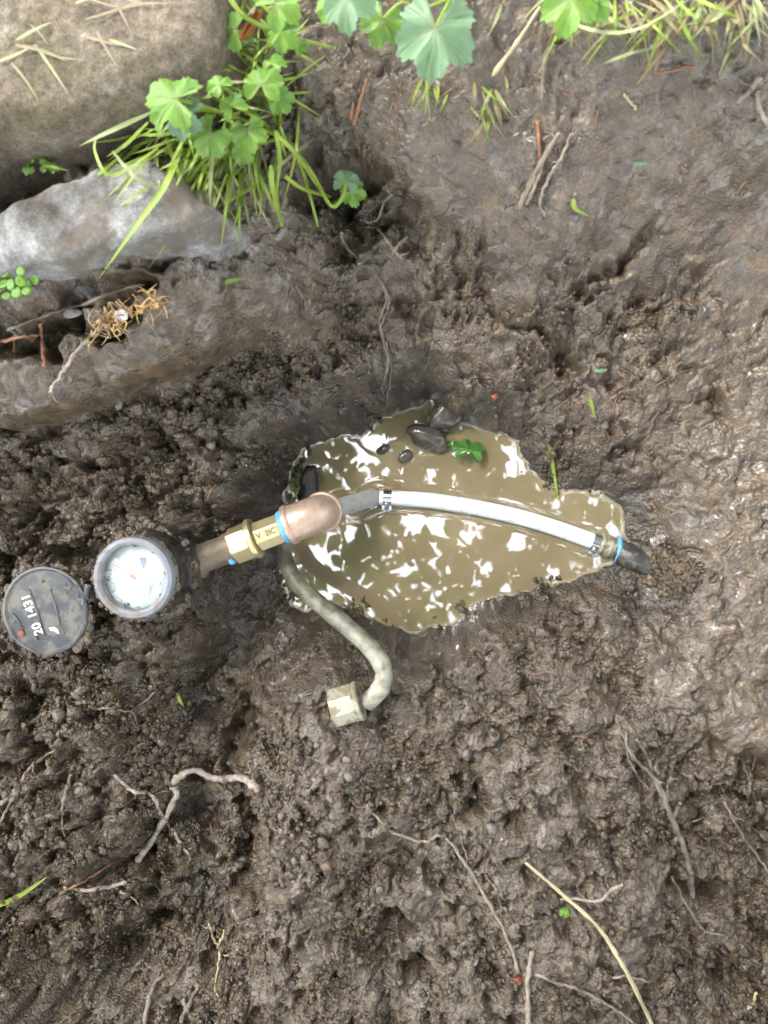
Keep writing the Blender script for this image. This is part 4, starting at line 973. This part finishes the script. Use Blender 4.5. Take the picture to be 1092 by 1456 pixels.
bl = rand_blades(5, 60, 890, 5, 75, 14, (200, 340), 45, 110, 2, 3.6, ['dry_grass', 'grass_pale', 'dry_grass', 'grass'], .04)
bl += [([(780, 20), (850, 45), (910, 40), (985, -5)], (.05, .06, .07, .07), 3, 'grass_pale'), ([(860, 90), (900, 75), (935, 68)], (.02, .03, .02), 3, 'grass_pale')]
grass_clump('grass_clump', bl, 'straggling dry grass along the top edge right of centre')
bl = rand_blades(6, 28, 1040, 15, 30, 18, (210, 330), 40, 90, 2, 3.4, ['dry_grass', 'dry_grass', 'grass_pale'], .04)
grass_clump('grass_clump', bl, 'dry yellow grass in the upper right corner')
r = random.Random(77)
bl = []
for k in range(16):
    x = r.uniform(-10, 210); y = r.uniform(-10, 60) + (30 if x < 60 else 0); an = r.uniform(-.5, 1.1); L = r.uniform(30, 85); bd = r.uniform(-.3, .3)
    zz = [.338 - G(*q).z for q in ((x, y), (x + L * .5 * math.cos(an), y + L * .5 * math.sin(an) + bd * 14), (x + L * math.cos(an), y + L * math.sin(an)))]
    bl.append(([(x, y), (x + L * .5 * math.cos(an), y + L * .5 * math.sin(an) + bd * 14), (x + L * math.cos(an), y + L * math.sin(an))], tuple(zz), r.uniform(1.6, 3), r.choice(['dry_grass', 'dry_grass', 'dry_grass', 'grass_pale'])))
grass_clump('grass_clump', bl, 'flat dry grass stalks lying on the mossy stone block')
for (pts, w_, m_, lab) in (
    ([(-8, 1290), (30, 1272), (68, 1246)], 4, 'grass', 'single green blade poking in at the lower left edge'),
    ([(-5, 1405), (12, 1396), (30, 1390)], 3, 'grass_pale', 'pale grass blade in the lower left corner'),
    ([(780, 632), (786, 665), (794, 714)], 3.4, 'grass', 'long green grass blade standing at the right shore of the puddle'),
    ([(838, 565), (842, 580), (847, 596)], 2.6, 'grass', 'short green grass bit above right of the puddle'),
    ([(845, 526), (855, 527), (864, 525)], 3, 'leaf_blue', 'pale green leaf sliver on the mud above the puddle on the right'),
    ([(815, 282), (818, 297), (838, 308)], 3, 'grass', 'bent green grass bit right of the wavy root'),
    ([(900, 235), (910, 234), (920, 232)], 3, 'leaf_blue', 'tiny green sliver on the upper right bank'),
    ([(320, 403), (332, 399), (348, 396)], 3, 'grass', 'small green blade on the mud right of the pale slab'),
    ([(252, 985), (256, 996), (262, 1005)], 3, 'grass', 'tiny green sprig below the water meter neck')):
    b = MB(); ps = [G(a, c, .004) for a, c in pts]; blade(b, ps, mm(w_, .1), .4)
    o = b.build('grass_sprig', M[m_], None, origin=ps[0]); tag(o, lab, 'grass')

def lobed_leaf(mb, c, heading, R, tilt, seed, lobes=5, teeth=3):
    """palmate toothed leaf: c = stalk point, heading = angle of the middle lobe in the ground plane"""
    r = random.Random(seed); n = lobes * 18; span = math.radians(305); rings = 5
    ph = r.uniform(0, 6); X_ = Vector((math.cos(heading), math.sin(heading), 0)); Y_ = Vector((-X_.y, X_.x, 0)); Z_ = Vector((0, 0, 1))
    q = Quaternion(Y_, tilt) @ Quaternion(X_, r.uniform(-.25, .25)); X_, Y_, Z_ = q @ X_, q @ Y_, q @ Z_
    v = [c]; f = []
    for j in range(1, rings + 1):
        s = j / rings
        for k in range(n + 1):
            a = -span / 2 + span * k / n; u = (k / n * lobes) % 1.0
            lob = .74 + .26 * (math.sin(PI * u) ** .5); cen = 1 - .22 * abs(a) / (span / 2)
            tooth = 1 + .05 * math.sin(2 * PI * (teeth + 1) * (k / n * lobes) + ph)
            rad = R * lob * cen * (tooth if j == rings else 1) * s
            if j < rings: rad = R * s * cen * (.75 + .25 * lob) * min(1, .55 + .45 * lob)
            z_ = R * (.17 * s * math.cos(2 * PI * u) * s - .18 * s * s + .09 * math.sin(3 * a + ph) * s + .03 * math.sin(2 * PI * u * 4 + 9 * s + ph) * s + r.uniform(-.02, .02) * s)
            v.append(c + X_ * (rad * math.cos(a)) + Y_ * (rad * math.sin(a)) + Z_ * z_)
    m = n + 1
    for k in range(n): f.append((0, 1 + k, 2 + k))
    for j in range(rings - 1):
        for k in range(n): f.append((1 + j * m + k, 1 + (j + 1) * m + k, 2 + (j + 1) * m + k, 2 + j * m + k))
    mb.add(v, f)
    return [[Vector(v[0])] + [Vector(v[1 + j * m + int((q + .5) / lobes * n)]) + Z_ * R * .006 for j in range(rings)] for q in range(lobes)]
def leafy_plant(name, leaves, label):
    """leaves: (leaf px, leaf py, height over ground, heading deg, radius px, material, stalk pixel path or None, tilt)"""
    base = G(*(leaves[0][6][-1] if leaves[0][6] else leaves[0][:2])); e = empty(name, base); tag(e, label, 'plant')
    for k, (a, c, u, hd2, rp, mt, st, ti) in enumerate(leaves):
        z_ = G(a, c).z + u; p = P(a, c, z_); b = MB(); vs = lobed_leaf(b, p, math.radians(hd2), mm(rp, z_), ti, k * 5 + int(a))
        lf = b.build('leaf', M[mt], e, origin=p)
        if rp > 28:
            for q in vs:
                b = MB(); tube(b, q, [mm(.9, z_) * (1 - .14 * i) for i in range(len(q))], 5); b.build('vein', M['grass_pale'], lf, origin=p)
        if st:
            n_ = len(st); pts = [p] + [P(x, y, max(G(x, y).z, z_ + (G(*st[-1]).z - z_) * (i + 1) / n_) + (.004 if i < n_ - 1 else 0)) for i, (x, y) in enumerate(st)]
            b = MB(); tube(b, smooth_path(pts, 5), mm(2.8, z_), 8); b.build('stalk', M['grass'], e, origin=p)
    return e
leafy_plant('lobed_leaf_plant', [
    (250, 140, .085, 165, 52, 'leaf', [(300, 155), (350, 172), (392, 192)], .1),
    (256, 158, .075, 255, 38, 'leaf_blue', [(310, 160), (385, 195)], .35),
    (300, 190, .06, 230, 34, 'leaf', [(345, 190), (390, 200)], .1),
    (352, 185, .065, 280, 30, 'leaf', [(375, 185), (394, 195)], .1),
    (372, 120, .07, 80, 34, 'leaf', [(385, 150), (396, 190)], .15),
    (396, 140, .06, 10, 24, 'leaf', [(398, 165), (398, 195)], .2), (330, 150, .07, 120, 24, 'leaf', [(360, 165), (394, 192)], .2), (345, 215, .05, 250, 20, 'leaf', [(370, 205), (394, 196)], .3), (388, 90, .06, 60, 20, 'leaf', [(392, 130), (396, 190)], .2), (312, 120, .075, 140, 22, 'leaf', [(350, 150), (394, 192)], .2)],
    'bright green plant with lobed leaves hanging over the two kerb stones')
leafy_plant('lobed_leaf_plant', [
    (392, 5, .07, 30, 40, 'leaf', [(360, 0), (335, -20)], .1),
    (400, 45, .06, -40, 28, 'leaf', [(385, 20), (350, -15)], .1),
    (335, 42, .05, 200, 30, 'leaf', [(345, 10), (350, -18)], .1),
    (425, 62, .05, -30, 16, 'leaf', [(390, 45), (345, 5), (325, -20)], .1)],
    'lobed leaf sprig at the top edge just right of the mossy stone')
leafy_plant('lobed_leaf_plant', [
    (620, 38, .085, 262, 66, 'leaf_blue', [(640, 0), (668, -40)], .12),
    (492, -6, .09, 270, 46, 'leaf_blue', [(500, -30), (520, -50)], .1),
    (545, 28, .07, 250, 36, 'leaf', [(570, 5), (600, 12), (640, -5), (660, -40)], .1),
    (468, 5, .08, 240, 24, 'leaf', [(490, -20), (520, -50)], .1)],
    'plant with big pale toothed leaves at the top edge centre')
leafy_plant('lobed_leaf_plant', [
    (812, -4, .08, 262, 46, 'leaf', [(800, 30), (785, 62)], .1),
    (845, 8, .07, 320, 26, 'leaf', [(825, 25), (790, 60)], .1)],
    'single bright toothed leaf at the top edge right of centre')
leafy_plant('sprout', [
    (492, 258, .05, 80, 22, 'leaf_blue', [(486, 282), (470, 292), (440, 240), (402, 190)], .2),
    (500, 272, .05, 280, 22, 'leaf', [(490, 280), (470, 290)], .3)],
    'drooping sprout with two small leaves over the dark hollow')
def stem_thing(name, paths, mt, label, up0=.05):
    pts0 = [P(a, c, G(a, c).z + u) for a, c, u in paths[0]]; e = empty(name, pts0[-1]); tag(e, label, 'plant')
    for q in paths:
        pts = [P(a, c, G(a, c).z + u) for a, c, u in q]; b = MB(); sp = smooth_path(pts, 6)
        tube(b, sp, [mm(3.4 - 1.2 * i / len(sp), .27) for i in range(len(sp))], 8); b.build('stem', M[mt], e, origin=pts[0])
stem_thing('cut_stem', [[(392, 185, .06), (398, 230, .06), (393, 275, .055), (400, 322, .03)], [(392, 190, .06), (425, 225, .06), (468, 290, .045)], [(425, 225, .06), (440, 275, .04), (452, 322, .015)], [(405, 250, .05), (430, 268, .05), (470, 280, .045)]], 'grass', 'cut green stems hanging over the bank below the lobed plant')
stem_thing('cut_stem', [[(322, -10, .06), (350, 25, .06), (400, 48, .05), (472, 68, .03)]], 'grass', 'long green stem slanting from the top edge toward the centre')
# small succulent at the left edge
sc_ = G(22, 398); su = empty('small_plant', sc_); tag(su, 'tiny plant with round bright green leaves at the left edge', 'plant')
r = random.Random(9)
for (a, c) in ((8, 388), (20, 382), (16, 405), (30, 400), (40, 404), (24, 416), (10, 420), (50, 398), (6, 402), (30, 386), (14, 394), (38, 414), (-2, 412)):
    z_ = sc_.z + r.uniform(.012, .03); p = P(a, c, z_); rad = mm(r.uniform(7, 10), z_); b = MB()
    n_ = (Vector((r.uniform(-.4, .4), r.uniform(-.4, .4), 1))).normalized()
    lathe(b, [(0, -.001), (rad * .7, -.0006), (rad, .0004), (rad * .85, .0012), (rad * .4, .0012), (0, .0008)], p, n_, 12); b.build('leaf', M['leaf'], su, origin=p)
    b = MB(); tube(b, [p, P(a * .6 + 9, c * .6 + 160, sc_.z)], mm(1.5, z_), 5); b.build('stalk', M['grass'], su, origin=p)
cl = G(52, 232); cv = empty('clover', P(52, 232, .27)); tag(cv, 'small dark green weed growing in the gap between the stones', 'plant')
for (a, c, rp, hh) in ((45, 222, 12, 150), (52, 215, 10, 80), (62, 235, 11, 0), (40, 238, 12, 220), (75, 238, 9, -10), (58, 226, 10, 40)):
    p = P(a, c, .285); b = MB(); lobed_leaf(b, p, math.radians(hh), mm(rp, .285), .1, a, 3, 2); b.build('leaf', M['leaf'], cv, origin=p)
b = MB(); blade(b, [P(60, 236, .285), P(78, 238, .29), P(98, 243, .285)], mm(2.5, .28)); b.build('blade', M['grass'], cv, origin=P(60, 236, .285))
# green leaf at the puddle
p = P(668, 640, .014); e = empty('wet_leaf', p); tag(e, 'crumpled wet green leaf lying on the upper shore of the puddle', 'leaf')
b = MB(); lobed_leaf(b, p, math.radians(75), mm(24, 0), .6, 77, 5, 4); b.build('leaf_blade', M['leaf_dark'], e, origin=p)
b = MB(); tube(b, [p, P(672, 650, .003)], .0012, 6); b.build('stalk', M['grass'], e, origin=p)
p = P(643, 634, .008); b = MB(); lobed_leaf(b, p, math.radians(30), mm(10, 0), .2, 78, 3, 3)
o = b.build('leaf_scrap', M['leaf_dark'], None, origin=p); tag(o, 'small green leaf scrap left of the crumpled wet leaf', 'leaf')
# dead curled leaf
dz = G(360, 42).z + .045; b = MB(); n_ = 9; v = []; f = []
for i in range(n_):
    s = i / (n_ - 1); c0 = P(347 + 24 * s, 62 - 42 * s, dz + .004 * math.sin(PI * s)); w_ = mm(12, dz) * math.sin(PI * (s * .9 + .05)) ** .6
    sd_ = Vector((.75, .55, 0)).normalized()
    for k in range(5): a = (k - 2) / 2; v.append(c0 + sd_ * (w_ * a) + Vector((0, 0, .012 * a * a - .004)))
for i in range(n_ - 1):
    for k in range(4): f.append((i * 5 + k, i * 5 + k + 1, i * 5 + k + 6, i * 5 + k + 5))
b.add(v, f); o = b.build('dead_leaf', M['dead_leaf'], None, origin=P(360, 40, dz)); tag(o, 'curled orange brown dead leaf among the grass at the top', 'leaf')

# ------------------------------------------------------------------ needles, pebbles
def where(a, c):
    if c < 350: return 'smooth upper bank'
    if c < 600 and a > 400: return 'mud above the puddle'
    if a > 760 and c < 1000: return 'wet mud right of the puddle'
    if a < 400 and c < 900: return 'crumbly soil left of the puddle'
    if a < 390: return 'dark soil below the water meter'
    return 'pebbly mud below the puddle'
r = random.Random(21)
spots = [(965, 518, 40), (940, 545, 30), (935, 590, 60), (1010, 570, 50), (955, 585, 62), (875, 575, 80), (868, 570, -60), (920, 510, 15), (970, 530, 20), (930, 722, -70), (942, 718, 60), (222, 690, -60), (236, 575, -50), (245, 692, -60), (152, 648, -5), (140, 650, 170), (208, 685, 60), (20, 727, 0), (50, 760, 20), (150, 690, -60), (785, 640, -50), (690, 520, -30), (615, 430, 10), (1000, 945, -5), (430, 770, 80), (1045, 335, 55), (570, 1215, -30), (515, 1220, -45), (740, 1200, -20), (760, 960, 10), (880, 1330, 85), (160, 1000, -30), (700, 700, 5), (715, 1195, 40), (790, 590, 85), (815, 575, 88), (560, 470, 30), (640, 470, -15), (300, 700, 60), (95, 690, 20), (60, 1010, 80), (380, 1080, 30), (480, 1120, -40), (620, 1060, 70), (830, 1050, -20), (1040, 900, 10), (1000, 1180, 50), (300, 1180, -70), (410, 450, 20), (700, 400, -50), (850, 165, 80), (980, 250, 10), (1060, 260, 50), (640, 130, 20), (560, 150, -60)]
nm = None
for (a, c, an) in spots:
    L = mm(r.uniform(9, 15), .1); g0_ = G(a, c, .0018)
    if g0_.z < .004: continue
    if nm is None:
        b = MB(); tube(b, [(-1, 0, 0), (-.3, .08, .03), (.4, .06, .02), (1, -.1, -.02)], [.03, .06, .06, .02], 6); o = b.build('dry_needle', M['rust_needle'], None); nm = o.data
    else:
        o = bpy.data.objects.new('dry_needle', nm); COL.objects.link(o)
    o.location = g0_; o.scale = (L, L, L); dx = .004
    sl = math.atan2(gz(g0_.x + dx * math.cos(math.radians(an)), g0_.y + dx * math.sin(math.radians(an))) - gz(g0_.x, g0_.y), dx)
    o.rotation_euler = (0, -max(-.5, min(.5, sl)) * .6, math.radians(an)); w_ = where(a, c); tag(o, 'thin rust brown dry needle lying on the ' + w_, 'needle', 'dry needles on the ' + w_)
r = random.Random(33)
pm = [pebble_mesh('pebble', 1, .8, .6, 100 + k, 2) for k in range(4)]
for m_ in pm: m_.materials.append(M['pebble'])
for (a, c, s) in [(663, 1073, 9), (470, 1137, 9), (495, 1105, 8), (492, 1080, 8), (580, 1110, 7), (645, 1130, 11), (700, 1180, 10), (425, 1180, 7), (415, 1190, 6), (400, 1183, 6), (432, 1220, 6), (418, 1225, 6), (400, 1160, 7), (345, 1220, 8), (335, 1235, 7), (350, 1185, 9), (45, 1018, 7), (30, 1020, 6), (325, 1085, 6), (300, 630, 10), (265, 545, 8), (170, 575, 8), (540, 1265, 8), (450, 1060, 6), (700, 1040, 6), (610, 1270, 6), (780, 1120, 7), (560, 1090, 6), (530, 1040, 6), (760, 1050, 6), (520, 1300, 6), (660, 1290, 7)]:
    o = bpy.data.objects.new('pebble', r.choice(pm)); COL.objects.link(o); s_ = mm(s, .1)
    o.location = G(a, c, s_ * .15); o.scale = (s_, s_, s_); o.rotation_euler = (r.uniform(-.3, .3), r.uniform(-.3, .3), r.uniform(0, 6)); w_ = where(a, c); tag(o, 'small mud coated pebble embedded in the ' + w_, 'pebble', 'muddy pebbles in the ' + w_)
stone('brick_bit', 737, 1392, G(737, 1392).z + .004, .006, .004, .003, 0, M['terracotta'], 'small orange brick chip at the bottom beside the upright root', 81, 'brick chip')
stone('brick_bit', 703, 563, G(703, 563).z + .001, .004, .004, .003, 0, M['terracotta'], 'tiny red brick chip in the mud above the puddle', 82, 'brick chip')
p = G(802, 1299, .004); b = MB(); lobed_leaf(b, p, 1.2, mm(9, .1), .2, 91, 3, 2); o = b.build('leaf_scrap', M['leaf'], None, origin=p); tag(o, 'tiny bright green leaf scrap left of the long straw', 'leaf')
p = G(150, 971, .003); b = MB(); lobed_leaf(b, p, .5, mm(6, .1), .2, 92, 3, 2); o = b.build('leaf_scrap', M['leaf'], None, origin=p); tag(o, 'tiny round green leaf scrap below the water meter', 'leaf')

r = random.Random(55)
for nm_, mt_, n_, lo, hi, wd in (('fine_litter', 'root_pale', 260, 4, 13, .7), ('fine_litter', 'rust_needle', 200, 4, 11, .8)):
    b = MB()
    for k in range(n_):
        x, y = (r.uniform(0, 1092), r.uniform(0, 1456)) if r.random() < .45 else (r.gauss(780, 200), r.gauss(180, 110)) if r.random() < .5 else (r.gauss(150, 110), r.gauss(620, 90) if r.random() < .5 else r.gauss(1180, 150))
        if not (0 < x < 1092 and 0 < y < 1456): continue
        p0 = G(x, y, .0012)
        if p0.z < .008: continue
        an = r.uniform(0, 2 * PI); L = r.uniform(lo, hi); bd = r.uniform(-.4, .4)
        q = [G(x + math.cos(an + bd * t_) * L * t_, y + math.sin(an + bd * t_) * L * t_, .0014) for t_ in (0, .5, 1)]
        tube(b, q, [mm(wd * r.uniform(.5, 1.2), .1)] * 3, 4)
    o = b.build(nm_, M[mt_], None); tag(o, 'fine pale root hairs strewn over the mud' if mt_ == 'root_pale' else 'fine brown plant crumbs strewn over the mud', 'litter', kind='stuff')
# ------------------------------------------------------------------ trees: overhead crowns mirrored in the puddle, outer ring added to block side light
GAPS = [(-.62, .17, 5.0, 0.139), (-.95, -.62, 5.0, 0.131), (-.62, -.95, 5.0, 0.074), (.52, .1, 5.0, 0.148), (.95, -.45, 5.0, 0.131), (-.75, -.45, 5.0, 0.066), (.25, -.72, 5.0, 0.074), (-.25, -.42, 5.0, 0.082), (1.1, -.15, 5.0, 0.098), (.1, -.5, 5.0, 0.066), (.5, -.55, 5.0, 0.082), (-.35, -.75, 5.0, 0.066), (.7, -.3, 5.0, 0.090), (.4, -.9, 5.0, 0.066), (1.25, -.5, 5.0, 0.098), (.75, -.75, 5.0, 0.074), (.3, -.3, 5.0, 0.057), (.85, -.05, 5.0, 0.074)]
def tree(x, y, hc, rx, rz, n, seed, label, lean):
    r = np.random.default_rng(seed); e = empty('broadleaf_tree', (x, y, .25)); tag(e, label, 'tree', 'trees shading the hole')
    top = Vector((x + lean[0], y + lean[1], hc)); b0 = Vector((x, y, .1))
    tr = smooth_path([b0, b0.lerp(top, .35) + Vector((.1, -.1, 0)), b0.lerp(top, .7) + Vector((-.1, .05, .2)), top + Vector((0, 0, rz * .6))], 5)
    b = MB(); tube(b, tr, [.16 * (1 - .85 * i / len(tr)) for i in range(len(tr))], 12); b.build('trunk', M['bark'], e, origin=(x, y, .25))
    ends = []; b = MB()
    for k in range(26):
        d = r.normal(size=3); d[2] = abs(d[2]) * .7 - .35; d /= np.linalg.norm(d); q = Vector(d * np.array([rx, rx, rz]) * r.uniform(.55, 1.0)) + top
        s0 = tr[int(len(tr) * r.uniform(.45, .95)) - 1]; m_ = s0.lerp(q, .5) + Vector((0, 0, .15)); pth = smooth_path([s0, m_, q], 5)
        tube(b, pth, [.035 * (1 - .85 * i / len(pth)) for i in range(len(pth))], 6); ends += pth[3:]
    b.build('limbs', M['bark'], e, origin=(x, y, .25))
    ends = np.array([q[:] for q in ends])
    c = ends[r.integers(0, len(ends), n)] + r.normal(size=(n, 3)) * np.array([.22, .22, .15]) + r.normal(size=(n, 3)) * .05
    c[:, 2] = np.maximum(c[:, 2], 1.2 + .5 * r.random(n))
    for ox, oy, oz, orr in GAPS:                       # openings carved in the crowns to mirror sky patches in the puddle
        c = c[np.hypot((c[:, 0] - ox * c[:, 2] / oz), (c[:, 1] - oy * c[:, 2] / oz)) > orr * c[:, 2] / oz * (.7 + .6 * r.random(len(c)))]
    n = len(c)
    nrm = r.normal(size=(n, 3)) * .55 + np.array([0, 0, 1]); nrm /= np.linalg.norm(nrm, axis=1)[:, None]
    t1 = np.cross(nrm, r.normal(size=(n, 3))); t1 /= np.linalg.norm(t1, axis=1)[:, None]; t2 = np.cross(nrm, t1)
    L = (.028 + .065 * r.random(n) ** 1.6)[:, None]; W = L * r.uniform(.4, .7, n)[:, None]
    shape = [(-1, 0, 0), (-.35, .9, .1), (.3, .85, .1), (1, 0, -.15), (.3, -.85, .1), (-.35, -.9, .1)]
    V = np.stack([c + t1 * L * a + t2 * W * bb + nrm * L * cc for a, bb, cc in shape], 1).reshape(-1, 3)
    k = np.arange(n)[:, None] * 6; q = np.concatenate([k + np.array([[0, 1, 2, 3]]), k + np.array([[0, 3, 4, 5]])])
    o = grid_mesh('crown', (V - np.array([x, y, .25])).astype(np.float32), q, M['canopy']); o.parent = e
tree(2.2, 1.9, 5.2, 2.2, 1.5, 5600, 1, 'leafy tree at the upper right whose boughs reflect in the puddle', (-1.0, -1.0))
tree(-2.4, 1.6, 5.0, 2.2, 1.5, 7500, 2, 'leafy tree at the upper left shading the kerb stones', (1.2, -.8))
tree(.6, -3.0, 5.4, 2.3, 1.6, 7500, 3, 'leafy tree below the hole whose boughs hang over the mud', (-.2, 1.4))
tree(-4.2, -1.8, 3.4, 2.3, 2.6, 13000, 4, 'unseen broad leafy tree added far to the left of the meter to block side light', (.5, .3))
tree(4.4, -1.4, 3.4, 2.3, 2.6, 13000, 5, 'unseen broad leafy tree added far to the right of the puddle to block side light', (-.5, .2))
tree(.2, 4.6, 3.6, 2.4, 2.6, 13000, 6, 'unseen broad leafy tree added beyond the upper bank to block low sky light', (0, -.5))
tree(-.6, -6.2, 3.6, 2.6, 2.6, 13000, 7, 'unseen broad leafy tree added well behind the photographer to block low sky light', (0, .4))
tree(3.7, 3.6, 3.4, 2.4, 2.6, 13000, 8, 'unseen broad leafy tree added beyond the upper right bank to block side light', (-.3, -.3))
tree(-3.8, 3.5, 3.4, 2.4, 2.6, 13000, 9, 'unseen broad leafy tree added behind the kerb stones to block side light', (.3, -.3))
tree(-4.0, -5.0, 3.6, 2.5, 2.6, 13000, 10, 'unseen broad leafy tree added far off below the meter to block side light', (.3, .3))
tree(3.6, -5.0, 3.6, 2.5, 2.6, 13000, 11, 'unseen broad leafy tree added far off to the lower right to block side light', (-.3, .3))
